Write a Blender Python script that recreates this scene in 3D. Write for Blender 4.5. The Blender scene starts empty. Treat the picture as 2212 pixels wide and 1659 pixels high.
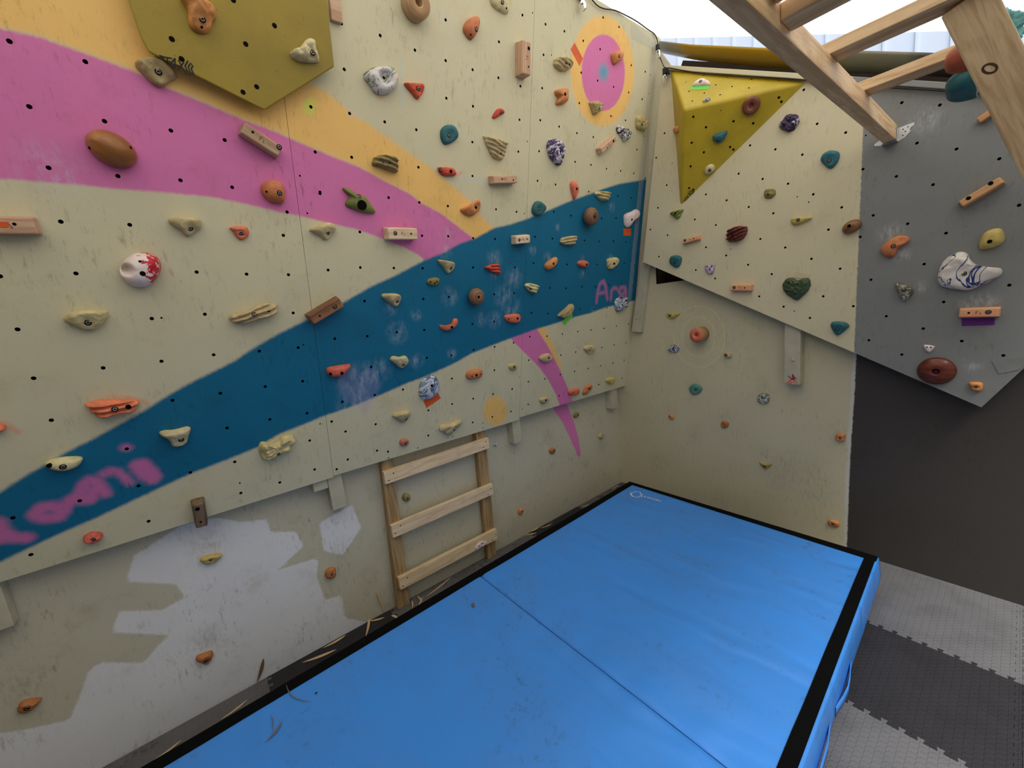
import bpy, bmesh, math, random
import numpy as np
from mathutils import Vector, Matrix, noise
from mathutils.geometry import delaunay_2d_cdt
from mathutils.bvhtree import BVHTree
random.seed(7)
SC = bpy.context.scene
COL = SC.collection
V = Vector

# ------------------------------------------------------------------ camera
CX, CY, FPX = 1106.0, 829.5, 878.88
CAM = V((2.1564, -2.8296, 1.6))
RR = Matrix(((0.63003713, 0.76987305, -0.10172861),
             (0.06844326, -0.18553877, -0.98025042),
             (-0.77354298, 0.61063152, -0.16958893)))   # rows: right, down, forward
cd = bpy.data.cameras.new('camera'); cam = bpy.data.objects.new('camera', cd); COL.objects.link(cam)
r, d, f = RR[0], RR[1], RR[2]
cam.matrix_world = Matrix(((r[0], -d[0], -f[0], CAM[0]), (r[1], -d[1], -f[1], CAM[1]), (r[2], -d[2], -f[2], CAM[2]), (0, 0, 0, 1)))
cd.sensor_fit = 'HORIZONTAL'; cd.sensor_width = 36; cd.lens = FPX / 2212 * 36; cd.clip_start = .02
SC.camera = cam
RT = RR.transposed()
def ray(u, v): return RT @ V((u - CX, v - CY, FPX))

# ------------------------------------------------------------------ frames (planes of the walls)
class Fr:
    def __init__(s, O, e1, e2):
        s.O = V(O); s.e1 = V(e1).normalized(); s.n = s.e1.cross(V(e2)).normalized(); s.e2 = s.n.cross(s.e1).normalized()
    def px(s, u, v, off=0.):
        rr = ray(u, v); O = s.O + s.n * off
        t = (O - CAM).dot(s.n) / rr.dot(s.n); p = CAM + rr * t - s.O
        return (p.dot(s.e1), p.dot(s.e2))
    def w(s, a, b, c=0.): return s.O + s.e1 * a + s.e2 * b + s.n * c
    def wpx(s, u, v, off=0.): a, b = s.px(u, v, off); return s.w(a, b, off)
    def M(s, a=0, b=0, c=0, rot=0):
        O = s.w(a, b, c); x = s.e1 * math.cos(rot) + s.e2 * math.sin(rot); y = s.n.cross(x)
        return Matrix(((x[0], y[0], s.n[0], O[0]), (x[1], y[1], s.n[1], O[1]), (x[2], y[2], s.n[2], O[2]), (0, 0, 0, 1)))
    def shift(s, c): return Fr(s.O + s.n * c, s.e1, s.e2)
TH = math.radians(11.6874)
FL = Fr((.08, 0, .8987), (0, 1, 0), (math.sin(TH), 0, math.cos(TH)))     # leaning climbing panels, left
FW = Fr((0, 0, 0), (0, 1, 0), (0, 0, 1))                                # vertical wall below them
FB = Fr((0, .03, 0), (1, -.018, 0), (0, 0, 1))                          # back wall
FD = FB.shift(.09)                                                      # tilted panel in front of the back wall
FF = Fr((0, 0, 0), (1, 0, 0), (0, 1, 0))                                # floor
FR = {'L': FL, 'W': FW, 'B': FB, 'D': FD, 'F': FF}
REG = [(0, 0, 1)] + [(x, y, 3.936 if x == 1650 else 3.95) for y in (0, 415, 825, 1239) for x in (0, 550, 1100, 1650)]
REG += [(0, 0, 1)] * 0 + [(330, 100, 20.11), (1440, 380, 20.74), (1980, 0, 5.72), (1670, 700, 11.06)]
def PT(reg, s):
    ox, oy, k = REG[reg]; o = []
    for t in s.split():
        a, b = t.split(','); o.append((ox + float(a) / k, oy + float(b) / k))
    return o

# ------------------------------------------------------------------ object helpers
def new(name, me, parent=None, M=None):
    o = bpy.data.objects.new(name, me); COL.objects.link(o)
    if parent is not None:
        o.parent = parent
        if M is None: M = Matrix()
    if M is not None:
        if parent is not None: o.matrix_parent_inverse = Matrix(); o.matrix_basis = parent_M(parent).inverted() @ M
        else: o.matrix_basis = M
    return o
def parent_M(o):
    m = o.matrix_basis.copy()
    while o.parent: o = o.parent; m = o.matrix_basis @ m
    return m
def tag(o, label=None, cat=None, group=None, kind=None):
    if label: o['label'] = label
    if cat: o['category'] = cat
    if group: o['group'] = group
    if kind: o['kind'] = kind
    return o
def mesh(name, vs, fs, mats, smooth=False, mi=None):
    me = bpy.data.meshes.new(name); me.from_pydata([tuple(v) for v in vs], [], fs)
    for m in (mats if isinstance(mats, (list, tuple)) else [mats]): me.materials.append(m)
    if smooth: me.polygons.foreach_set('use_smooth', [True] * len(me.polygons))
    if mi: me.polygons.foreach_set('material_index', mi)
    me.update(); return me
def bm2me(name, bm, mats, smooth=False):
    me = bpy.data.meshes.new(name); bmesh.ops.recalc_face_normals(bm, faces=bm.faces); bm.to_mesh(me); bm.free()
    for m in (mats if isinstance(mats, (list, tuple)) else [mats]): me.materials.append(m)
    if smooth: me.polygons.foreach_set('use_smooth', [True] * len(me.polygons))
    return me
def box_me(name, x0, x1, y0, y1, z0, z1, m, bev=0., seg=2, taper=0.):
    bm = bmesh.new(); bmesh.ops.create_cube(bm, size=1)
    for v in bm.verts:
        t = taper if v.co.z > 0 else 0
        v.co = V((x0 if v.co.x < 0 else x1, y0 if v.co.y < 0 else y1, z0 if v.co.z < 0 else z1)) + V((t if v.co.x < 0 else -t, t if v.co.y < 0 else -t, 0))
    if bev: bmesh.ops.bevel(bm, geom=bm.edges[:], offset=bev, segments=seg, profile=.6, affect='EDGES')
    return bm2me(name, bm, m)
def prism_me(name, poly, z0, z1, m, bev=0., grow=0.):
    """poly: 2-D points; bottom may be grown outwards"""
    bm = bmesh.new(); c = V((sum(p[0] for p in poly), sum(p[1] for p in poly))) / len(poly)
    top = [bm.verts.new((p[0], p[1], z1)) for p in poly]; bot = []
    for p in poly:
        dd = (V(p) - c); dd = dd * (1 + grow / max(dd.length, 1e-6)); bot.append(bm.verts.new((c[0] + dd[0], c[1] + dd[1], z0)))
    bm.faces.new(top); bm.faces.new(bot[::-1]); n = len(poly)
    for i in range(n): bm.faces.new((top[i], bot[i], bot[(i + 1) % n], top[(i + 1) % n]))
    bmesh.ops.recalc_face_normals(bm, faces=bm.faces)
    if bev: bmesh.ops.bevel(bm, geom=bm.edges[:], offset=bev, segments=4, profile=.5, affect='EDGES')
    return bm2me(name, bm, m)
def lathe_me(name, prof, m, seg=40, sx=1., sy=1., smooth=True):
    vs, fs = [], []; n = len(prof)
    for r_, z in prof:
        for i in range(seg):
            t = 2 * math.pi * i / seg; vs.append((r_ * math.cos(t) * sx, r_ * math.sin(t) * sy, z))
    for k in range(n - 1):
        for i in range(seg):
            j = (i + 1) % seg; fs.append((k * seg + i, k * seg + j, (k + 1) * seg + j, (k + 1) * seg + i))
    fs.append(tuple(range(seg))[::-1]); fs.append(tuple((n - 1) * seg + i for i in range(seg)))
    me = mesh(name, vs, fs, m, smooth); return me
def tube_me(name, pts, rad, m, seg=8, closed=False):
    pts = [V(p) for p in pts]; n = len(pts); vs, fs = [], []; up = V((.13, .27, .95)).normalized()
    for i, p in enumerate(pts):
        a = pts[max(i - 1, 0)]; b = pts[min(i + 1, n - 1)]; t = (b - a).normalized()
        x = t.cross(up).normalized(); y = t.cross(x)
        rr = rad[i] if isinstance(rad, (list, tuple)) else rad
        for k in range(seg):
            q = 2 * math.pi * k / seg; vs.append(p + x * (rr * math.cos(q)) + y * (rr * math.sin(q)))
    for i in range(n - 1):
        for k in range(seg): l = (k + 1) % seg; fs.append((i * seg + k, i * seg + l, (i + 1) * seg + l, (i + 1) * seg + k))
    fs.append(tuple(range(seg))[::-1]); fs.append(tuple((n - 1) * seg + k for k in range(seg)))
    return mesh(name, vs, fs, m, True)
def crom(pts, n):
    """closed Catmull-Rom resampled to n points by arc length"""
    m = len(pts); out = []
    for i in range(m):
        p0, p1, p2, p3 = [np.array(pts[(i + k) % m], float) for k in (-1, 0, 1, 2)]
        for k in range(10):
            t = k / 10; out.append(.5 * ((2 * p1) + (-p0 + p2) * t + (2 * p0 - 5 * p1 + 4 * p2 - p3) * t * t + (-p0 + 3 * p1 - 3 * p2 + p3) * t ** 3))
    out = np.array(out); dd = np.linalg.norm(np.roll(out, -1, 0) - out, axis=1); cum = np.concatenate([[0], np.cumsum(dd)])
    tot = cum[-1]; res = []; cl = np.vstack([out, out[:1]])
    for i in range(n):
        s = tot * i / n; j = min(int(np.searchsorted(cum, s, 'right')) - 1, len(out) - 1); t = (s - cum[j]) / max(dd[j], 1e-9)
        res.append(cl[j] * (1 - t) + cl[j + 1] * t)
    return np.array(res)

# ------------------------------------------------------------------ materials
def lin(c):
    return tuple((x / 255 / 12.92 if x <= 10 else ((x / 255 + .055) / 1.055) ** 2.4) for x in c) + (1,)
class NT:
    def __init__(s, name):
        s.m = bpy.data.materials.new(name); s.m.use_nodes = True; s.t = s.m.node_tree; s.t.nodes.clear()
        s.out = s.n('ShaderNodeOutputMaterial'); s.b = s.n('ShaderNodeBsdfPrincipled'); s.t.links.new(s.b.outputs[0], s.out.inputs[0])
    def n(s, typ, **k):
        o = s.t.nodes.new(typ)
        for a, b in k.items(): setattr(o, a, b)
        return o
    def l(s, a, b): s.t.links.new(a, b)
    def coord(s, scale=(1, 1, 1), out='Object', rot=(0, 0, 0)):
        c = s.n('ShaderNodeTexCoord'); m = s.n('ShaderNodeMapping'); s.l(c.outputs[out], m.inputs[0]); m.inputs['Scale'].default_value = scale
        m.inputs['Rotation'].default_value = rot
        return m.outputs[0]
    def noise(s, vec, sc, det=3, rough=.5, dist=0.):
        o = s.n('ShaderNodeTexNoise'); o.inputs['Scale'].default_value = sc; o.inputs['Detail'].default_value = det
        o.inputs['Roughness'].default_value = rough; o.inputs['Distortion'].default_value = dist
        if vec is not None: s.l(vec, o.inputs['Vector'])
        return o.outputs['Fac']
    def math(s, op, a, b=None, c=None, clamp=False):
        o = s.n('ShaderNodeMath', operation=op, use_clamp=clamp)
        for i, x in enumerate((a, b, c)):
            if x is None: continue
            if isinstance(x, (int, float)): o.inputs[i].default_value = x
            else: s.l(x, o.inputs[i])
        return o.outputs[0]
    def map(s, x, a, b, c=0., d=1., smooth=True):
        o = s.n('ShaderNodeMapRange', interpolation_type='SMOOTHSTEP' if smooth else 'LINEAR'); s.l(x, o.inputs[0])
        for i, q in enumerate((a, b, c, d)): o.inputs[i + 1].default_value = q
        return o.outputs[0]
    def mix(s, fac, a, b, blend='MIX'):
        o = s.n('ShaderNodeMix', data_type='RGBA', blend_type=blend)
        for i, x in ((0, fac), (6, a), (7, b)):
            if isinstance(x, (int, float)): o.inputs[i].default_value = x
            elif isinstance(x, tuple): o.inputs[i].default_value = x
            else: s.l(x, o.inputs[i])
        return o.outputs[2]
    def ramp(s, fac, stops):
        o = s.n('ShaderNodeValToRGB'); e = o.color_ramp.elements
        while len(e) < len(stops): e.new(.5)
        for i, (p, c) in enumerate(stops): e[i].position = p; e[i].color = c
        s.l(fac, o.inputs[0]); return o.outputs[0]
    def bump(s, h, st=.2, dist=.01):
        o = s.n('ShaderNodeBump'); o.inputs['Strength'].default_value = st; o.inputs['Distance'].default_value = dist
        s.l(h, o.inputs['Height']); s.l(o.outputs[0], s.b.inputs['Normal'])
    def fin(s, col, rough=.6, metal=0., spec=.4):
        if isinstance(col, tuple): s.b.inputs['Base Color'].default_value = col
        else: s.l(col, s.b.inputs['Base Color'])
        if isinstance(rough, (int, float)): s.b.inputs['Roughness'].default_value = rough
        else: s.l(rough, s.b.inputs['Roughness'])
        s.b.inputs['Metallic'].default_value = metal; s.b.inputs['Specular IOR Level'].default_value = spec
        return s.m
def dk(c, k): return tuple(x * k for x in c[:3]) + (1,)
MC = {}
def plain(name, rgb, rough=.6, metal=0., spec=.4):
    if name not in MC:
        t = NT(name); c = lin(rgb); n = t.noise(t.coord(), 14, 3)
        MC[name] = t.fin(t.mix(t.map(n, .3, .7), dk(c, .86), c), rough, metal, spec)
    return MC[name]
def resin(name, rgb, rough=.62, dirt=.72, bump=.25, nz=26):
    if name not in MC:
        t = NT(name); c = lin(rgb); co = t.coord(); oi = t.n('ShaderNodeObjectInfo')
        n = t.noise(co, nz, 4, .6); n2 = t.noise(co, nz * 7, 2)
        col = t.mix(t.map(n, .35, .7), dk(c, dirt), c)
        hs = t.n('ShaderNodeHueSaturation'); t.l(col, hs.inputs['Color']); t.l(t.map(oi.outputs['Random'], 0, 1, .88, 1.1, False), hs.inputs['Value'])
        t.l(t.map(oi.outputs['Random'], 0, 1, .49, .51, False), hs.inputs['Hue'])
        t.bump(t.math('ADD', n2, n), bump, .004); MC[name] = t.fin(hs.outputs[0], rough)
    return MC[name]
def marble(name, base, vein, vein2=None, sc=22, w=.14, bias=.5, pt=.56):
    if name not in MC:
        t = NT(name); co = t.coord(); n = t.noise(co, sc, 3, .55, 1.6); n2 = t.noise(co, sc * .6, 2, .5, 2.5)
        v = t.math('ABSOLUTE', t.math('SUBTRACT', n, bias)); col = t.mix(t.map(v, w * .35, w), lin(vein), lin(base))
        col = t.mix(t.map(n2, pt, pt + .05), col, lin(vein2 or vein))
        t.bump(t.noise(co, 90, 3), .2, .004); MC[name] = t.fin(col, .5)
    return MC[name]
def wood(name, c1, c2, sc=1., knots=True, rough=.55, stretch=(2.2, 26, 26), rings=False):
    if name not in MC:
        t = NT(name); co = t.coord(tuple(x * sc for x in stretch)); oi = t.n('ShaderNodeObjectInfo')
        va = t.n('ShaderNodeVectorMath', operation='ADD'); t.l(co, va.inputs[0]); cx = t.n('ShaderNodeCombineXYZ')
        t.l(t.math('MULTIPLY', oi.outputs['Random'], 37), cx.inputs[0]); t.l(t.math('MULTIPLY', oi.outputs['Random'], 11), cx.inputs[1]); t.l(cx.outputs[0], va.inputs[1])
        n = t.noise(va.outputs[0], 1.6, 5, .62, .7); n2 = t.noise(t.coord((6, 6, 6)), 2.2, 3)
        g = t.math('PINGPONG', t.math('MULTIPLY', n, 5), 1)
        col = t.mix(t.map(t.math('ADD', t.math('MULTIPLY', g, .35), t.math('MULTIPLY', n, .65)), .2, .75), lin(c2), lin(c1))
        col = t.mix(t.map(n2, .5, .8, 0, .3), col, dk(lin(c2), .7))
        t.bump(n, .12, .003); MC[name] = t.fin(col, rough)
    return MC[name]
def rings_wood(name, c1, c2, n_=70):
    if name not in MC:
        t = NT(name); co = t.coord(); wv = t.n('ShaderNodeTexWave', bands_direction='Z'); wv.inputs['Scale'].default_value = n_ / 6.28; wv.inputs['Distortion'].default_value = .4
        t.l(co, wv.inputs['Vector']); n = t.noise(t.coord((1, 1, 8)), 30, 3)
        col = t.mix(wv.outputs['Fac'], lin(c2), lin(c1)); col = t.mix(t.map(n, .4, .8, 0, .4), col, dk(lin(c2), .8))
        t.bump(wv.outputs['Fac'], .3, .002); MC[name] = t.fin(col, .5)
    return MC[name]

CREAM = (206, 199, 166)
def paint_mat(name, base, layers, stain=.25, spray=True):
    """base paint with sprayed / brushed layers whose edges are signed distances stored on the mesh"""
    t = NT(name); co = t.coord(); big = t.noise(co, 2.2, 4, .6); fine = t.noise(co, 55, 4, .7); scr = t.noise(t.coord((1, .25, 1)), 60, 5, .75)
    grn = t.noise(co, 420, 2)
    c = base if not isinstance(base, tuple) or len(base) != 3 else lin(base)
    col = t.mix(t.map(big, .35, .7, 0, .3), c, dk(c, .86))
    for at, rgb, soft, op, amp in layers:
        a = t.n('ShaderNodeAttribute', attribute_name={'edge': 'dark'}.get(at, at)); af = a.outputs['Fac']
        if at == 'edge': af = t.math('SUBTRACT', t.math('ABSOLUTE', t.math('SUBTRACT', af, .008)), .008)
        if at == 'ring': af = t.math('SUBTRACT', t.math('MINIMUM', t.math('ABSOLUTE', t.math('SUBTRACT', af, .12)), t.math('ABSOLUTE', t.math('SUBTRACT', af, .185))), .003)
        if soft > 0:
            w = t.math('ADD', af, t.math('MULTIPLY', t.math('SUBTRACT', fine if amp < .02 else t.noise(co, 14, 5, .7), .5), amp))
            fac = t.map(w, -soft, soft, op, 0.)
        else:   # weight layer broken up by noise
            fac = t.math('MULTIPLY', t.math('MULTIPLY', a.outputs['Fac'], t.map(t.noise(t.coord((1, .4, 1)), amp, 5, .75), .38, .68)), op, clamp=True)
        cc = lin(rgb); col = t.mix(fac, col, t.mix(t.map(big, .4, .65, 0, .5), cc, dk(cc, .9)))
    # scuffs, rubber marks and dirt
    mask = t.math('MULTIPLY', t.map(scr, .52, .7), t.map(t.noise(co, 3.5, 3, .6), .4, .62))
    col = t.mix(t.math('MULTIPLY', mask, stain * 1.7), col, (.36, .33, .24, 1), 'MULTIPLY')
    col = t.mix(t.math('MULTIPLY', t.map(t.noise(co, 5, 5, .7), .52, .8), stain * 1.2), col, (.55, .51, .38, 1), 'MULTIPLY')
    col = t.mix(t.math('MULTIPLY', t.map(t.noise(co, 150, 3, .7), .62, .72), stain * 1.1), col, (.4, .37, .28, 1), 'MULTIPLY')
    col = t.mix(t.math('MULTIPLY', t.math('MULTIPLY', t.map(t.noise(t.coord((1, .16, 1), rot=(0, 0, .35)), 26, 4, .7), .62, .7), t.map(t.noise(co, 2.6, 2), .5, .62)), stain * .75), col, (.4, .38, .32, 1), 'MULTIPLY')
    t.bump(t.math('ADD', t.math('MULTIPLY', grn, .5), fine), .12, .003)
    return t.fin(col, .62, 0., .3)
M_dark = plain('dark_recess', (12, 10, 10), .9, 0, .1)
M_steel = plain('zinc_steel', (150, 146, 138), .38, 1.)
M_black = plain('black_fabric', (9, 9, 10), .95, 0, .1)
# ------------------------------------------------------------------ hardware shared meshes
def bolt_mesh(R=.0108, r_=.0068):
    prof = [(R, 0.0, 0), (R, .0012, 0), (R * .9, .0012, 0), (r_ * 1.08, .0006, 0), (r_, .0006, 1), (r_, .0022, 1), (r_ * .86, .003, 1), (r_ * .5, .003, 1), (r_ * .46, .0018, 0), (0.0002, .0018, 0)]
    vs, fs, mi = [], [], []; S = 18
    for q, z, _ in prof:
        for i in range(S): a = 2 * math.pi * i / S; vs.append((q * math.cos(a), q * math.sin(a), z))
    for k in range(len(prof) - 1):
        for i in range(S): j = (i + 1) % S; fs.append((k * S + i, k * S + j, (k + 1) * S + j, (k + 1) * S + i)); mi.append(1 if (prof[k][2] and prof[k + 1][2]) or prof[k + 1][2] and prof[k][2] == 0 and prof[k][1] > .0005 and k == 3 else 0)
    fs.append(tuple(range(S))[::-1]); mi.append(0)
    return mesh('bolt', vs, fs, [M_dark, M_steel], True, mi)
ME_bolt = bolt_mesh()
ME_screw = lathe_me('screw_hole', [(.0044, -.004), (.0044, .0008), (.0036, .0011)], M_dark, 14)
ME_pocket = lathe_me('bolt_hole', [(.0105, -.006), (.0105, .0010), (.009, .0014)], M_dark, 18)
def put_hw(parent, bvh, M, pts, fr):
    """bolts: (u,v,type) seen at that spot of the hold's surface"""
    Mi = M.inverted(); o = Mi @ CAM; R3 = Mi.to_3x3()
    for u, v, k in pts:
        dd = (R3 @ ray(u, v)).normalized(); loc, nor, _, _ = bvh.ray_cast(o, dd)
        if loc is None:
            loc, nor, _, _ = bvh.find_nearest(o + dd * ((V((0, 0, .02)) - o).dot(V((0, 0, 1))) / dd.z))
        if nor.dot(dd) > 0: nor = -nor
        nor = (nor + V((0, 0, .9))).normalized(); q = V((0, 0, 1)).rotation_difference(nor)
        sc = .84
        me, nm = {'o': (ME_bolt, 'bolt'), 's': (ME_screw, 'screw_hole'), 'b': (ME_pocket, 'bolt_hole'), 'B': (ME_pocket, 'finger_pocket')}[k]
        if k == 'B': sc = 1.9
        if k in 's': sc = .95
        if k == 'b': sc = .74
        if parent_size.get(parent.name, 1) < .05: sc *= .72
        c = bpy.data.objects.new(nm, me); COL.objects.link(c); c.parent = parent
        c.matrix_basis = Matrix.Translation(loc - nor * .0002) @ q.to_matrix().to_4x4() @ Matrix.Diagonal((sc, sc, 1 if k != 'B' else 1, 1))
parent_size = {}
def hw(reg, s):
    out = []
    for t in s.split():
        k = 'o'
        if t[-1] in 'sbB': k = t[-1]; t = t[:-1]
        (u, v), = PT(reg, t); out.append((u, v, k))
    return out

# ------------------------------------------------------------------ holds
KIND = {  # e: side steepness, g: height curve, na: noise, nf: frequency, st: strata amplitude, sf: strata frequency, sh: ridge shift up
    'dome': dict(e=.75, g=.85, na=.03, nf=20, st=0, sf=0, sh=0),
    'pill': dict(e=.6, g=.9, na=.02, nf=20, st=0, sf=0, sh=0),
    'box': dict(e=.42, g=.8, na=.05, nf=30, st=0, sf=0, sh=0),
    'jug': dict(e=.62, g=.95, na=.10, nf=28, st=0, sf=0, sh=.26),
    'wedge': dict(e=.8, g=.95, na=.12, nf=35, st=0, sf=0, sh=.12),
    'strata': dict(e=.52, g=.8, na=.12, nf=30, st=.2, sf=1, sh=.05),
    'rock': dict(e=.6, g=.85, na=.24, nf=38, st=0, sf=0, sh=0),
    'bumpy': dict(e=.5, g=.75, na=.12, nf=60, st=0, sf=0, sh=0),
    'cave': dict(e=.62, g=.8, na=.04, nf=20, st=0, sf=0, sh=.05),
    'ring': dict(e=.55, g=.75, na=.05, nf=25, st=0, sf=0, sh=0),
    'slug': dict(e=.7, g=.9, na=.05, nf=25, st=0, sf=0, sh=.05),
    'cone': dict(e=.9, g=1.1, na=.03, nf=25, st=0, sf=0, sh=0),
}
GROUPS = {'L': 'climbing holds on the leaning left panels', 'W': 'small footholds low on the left wall', 'B': 'holds on the lower back wall', 'D': 'holds on the tilted back panel'}
def hold(fk, reg, poly, h, m, kind, bolts, label, cat='climbing hold', name='climbing_hold', dimple=None, fr=None, sdir=0., seed=None):
    fr = fr or FR[fk]; P = KIND[kind]
    pts = PT(reg, poly) if isinstance(poly, str) else poly
    loc = [fr.px(u, v, h * .38) for u, v in pts]
    c0 = np.mean(crom(loc, 40), 0); loc = [(a - c0[0], b - c0[1]) for a, b in loc]
    size = max(max(p[i] for p in loc) - min(p[i] for p in loc) for i in (0, 1))
    big = size > .09 or kind in ('strata', 'bumpy'); N = 64 if big else 40; K = 16 if big else 10
    out = crom(loc, N)
    hb = .12
    area = .5 * abs(np.sum(out[:, 0] * np.roll(out[:, 1], -1) - out[:, 1] * np.roll(out[:, 0], -1)))
    if np.sum(out[:, 0] * np.roll(out[:, 1], -1) - out[:, 1] * np.roll(out[:, 0], -1)) < 0: out = out[::-1]
    mw = math.sqrt(area); pk = np.array((0, P['sh'] * mw)); vs = []; fs = []
    sd = (seed if seed is not None else len(bpy.data.objects)) * 3.7
    frq = P['sf'] and (2 * math.pi / (.019 if mw > .04 else .014))
    dms = []
    for t in (dimple or []):
        u, v, rr, dp = t; ox, oy, k = REG[reg]; a, b = fr.px(ox + u / k, oy + v / k, h * .8); dms.append((a - c0[0], b - c0[1], rr, dp))
    if kind == 'cave' and bolts:
        u, v, _ = hw(reg, bolts)[0]; a, b = fr.px(u, v, h * .5); dms.append((a - c0[0], b - c0[1], mw * .36, h * .3))
    if kind == 'ring' and bolts:
        u, v, _ = hw(reg, bolts)[0]; a, b = fr.px(u, v, h * .5); dms.append((a - c0[0], b - c0[1], mw * .22, h * .75))
    if kind in ('jug', 'wedge') and bolts:
        u, v, _ = hw(reg, bolts)[0]; a, b = fr.px(u, v, h * .6); dms.append((a - c0[0], b - c0[1] - mw * .04, mw * .3, h * .26))
    cs, sn = math.cos(sdir), math.sin(sdir)
    def shape(p, z):
        q = V((p[0], p[1], z)); nn = noise.noise(q * P['nf'] + V((sd, 0, 0))); x, y = p
        nn2 = noise.noise(q * P['nf'] * 3.1 + V((0, sd, 0))); k = 1 + P['na'] * (1.5 * nn + .7 * nn2)
        if frq:
            rv = -x * sn + y * cs; w = math.sin(rv * frq + 2.4 * noise.noise(q * 16 + V((sd, 1, 0))) + sd)
            w = abs(w) ** .6 * (1 if w > 0 else -1)
            k *= 1 + P['st'] * w * (.45 if z < h * .2 else 1)
        z2 = z * k
        ed = 1 + P['na'] * (.4 * nn + .3 * nn2) + (P['st'] * .16 * w if frq else 0)
        for a, b, rr, dp in dms: z2 -= dp * math.exp(-(((x - a) ** 2 + (y - b) ** 2) / rr ** 2) ** 1.4) * min(1, z / h * 1.4)
        return (x * ed, y * ed, max(z2, -.002))
    for k in range(K):
        u = k / K; th = u * math.pi / 2; s = math.cos(th) ** P['e'] if kind != 'box' else (1 - u ** 6) ** .5 if u < .995 else 0
        if kind == 'box': s = (1 - u ** 7) ** .6 * (1 - .12 * u)
        z = h * (math.sin(th) ** P['g']) if kind != 'box' else h * (u * 1.0) ** .7
        if k == 0: z = -.001
        for p in out: vs.append(shape(pk * (1 - s) * (z / h if z > 0 else 0) ** .5 + p * s if True else p, z))
    # inner cap rings for a smooth top
    last = vs[-N:]; cxm = V((sum(v[0] for v in last) / N, sum(v[1] for v in last) / N)); R = K
    for q in (.72, .42, .18):
        for v in [vs[(K - 1) * N + i] for i in range(N)]:
            x = cxm[0] + (v[0] - cxm[0]) * q; y = cxm[1] + (v[1] - cxm[1]) * q; z = h * (1 if kind != 'box' else 1)
            vs.append(shape((x, y), z * (1 - .01 * q)))
        R += 1
    vs.append(shape((cxm[0], cxm[1]), h)); ci = len(vs) - 1
    for k in range(R - 1):
        for i in range(N): j = (i + 1) % N; fs.append((k * N + i, k * N + j, (k + 1) * N + j, (k + 1) * N + i))
    for i in range(N): fs.append(((R - 1) * N + i, (R - 1) * N + (i + 1) % N, ci))
    fs.append(tuple(range(N))[::-1])
    me = mesh(name, vs, fs, m, True); M = fr.M(c0[0], c0[1])
    o = new(name, me, None, M); tag(o, label, cat, GROUPS.get(fk)); parent_size[o.name] = size
    if bolts: put_hw(o, BVHTree.FromPolygons([V(v) for v in vs], fs), M, hw(reg, bolts), fr)
    return o
def ell(reg, x, y, rx, ry, ang=0, n=12):
    ox, oy, k = REG[reg]; a = math.radians(ang); o = []
    for i in range(n):
        t = 2 * math.pi * i / n; p, q = rx * math.cos(t), ry * math.sin(t)
        o.append((ox + (x + p * math.cos(a) - q * math.sin(a)) / k, oy + (y + p * math.sin(a) + q * math.cos(a)) / k))
    return o
def ribbon(name, fr, reg, lines, w, m, parent, off=.0006, th=.0005, pxo=None):
    """painted / burnt strokes: flat ribbons lying on the surface"""
    bm = bmesh.new(); kz = 0
    for ln in lines:
        pts = [V(fr.px(u, v, off)) for u, v in (PT(reg, ln) if isinstance(ln, str) else ln)]
        for a, b in zip(pts, pts[1:]):
            t = (b - a); L = t.length
            if L < 1e-6: continue
            t /= L; nn = V((-t.y, t.x)); a2 = a - t * w * .35; b2 = b + t * w * .35
            kz += 1; q = [bm.verts.new((p[0], p[1], off + kz * .00004)) for p in (a2 - nn * w / 2, b2 - nn * w / 2, b2 + nn * w / 2, a2 + nn * w / 2)]; bm.faces.new(q)
    me = bm2me(name, bm, m); return new(name, me, parent, fr.M())
M_ink = plain('black_marker', (20, 14, 8), .7)
M_burn = plain('burnt_mark', (120, 72, 48), .8)
def block(fk, reg, a, b, w, h, m, hws, label, mark=True, bev=.006, fr=None, taper=.004, name='wooden_block_hold', cat='climbing hold', up=True):
    """rectangular wooden hold; a and b are the two end centres of its front face"""
    fr = fr or FR[fk]; (pa,) = PT(reg, a); (pb,) = PT(reg, b)
    A = V(fr.px(*pa, h)); B = V(fr.px(*pb, h)); c = (A + B) / 2; L = (B - A).length; rot = math.atan2(B.y - A.y, B.x - A.x)
    me = box_me(name, -L / 2 - taper, L / 2 + taper, -w / 2, w / 2, -.001, h, m, bev, 3, taper)
    M = fr.M(c.x, c.y, 0, rot); o = new(name, me, None, M); tag(o, label, cat, GROUPS.get(fk)); parent_size[o.name] = .2
    bm = bmesh.new(); bm.from_mesh(me); bv = BVHTree.FromBMesh(bm); bm.free(); put_hw(o, bv, M, hw(reg, hws), fr)
    if mark:
        s = .007; c2 = V((0, 0)); z = h + .0005
        st = [((-1.1, -1), (-1.1, 1)), ((-1.1, 1), (-.1, 1)), ((-1.1, .1), (-.3, .1)), ((.4, .5), (1.0, -.9)), ((.5, -.9), (1.2, -.9))]
        bm = bmesh.new(); ww = .0018
        for p, q in st:
            p = V(p) * s; q = V(q) * s; t = (q - p).normalized(); nn = V((-t.y, t.x)) * ww / 2
            bm.faces.new([bm.verts.new((k.x, k.y, z)) for k in (p - nn, q - nn, q + nn, p + nn)])
        new('burnt_lettering', bm2me('burnt_lettering', bm, M_burn), o, M)
    return o
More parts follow.
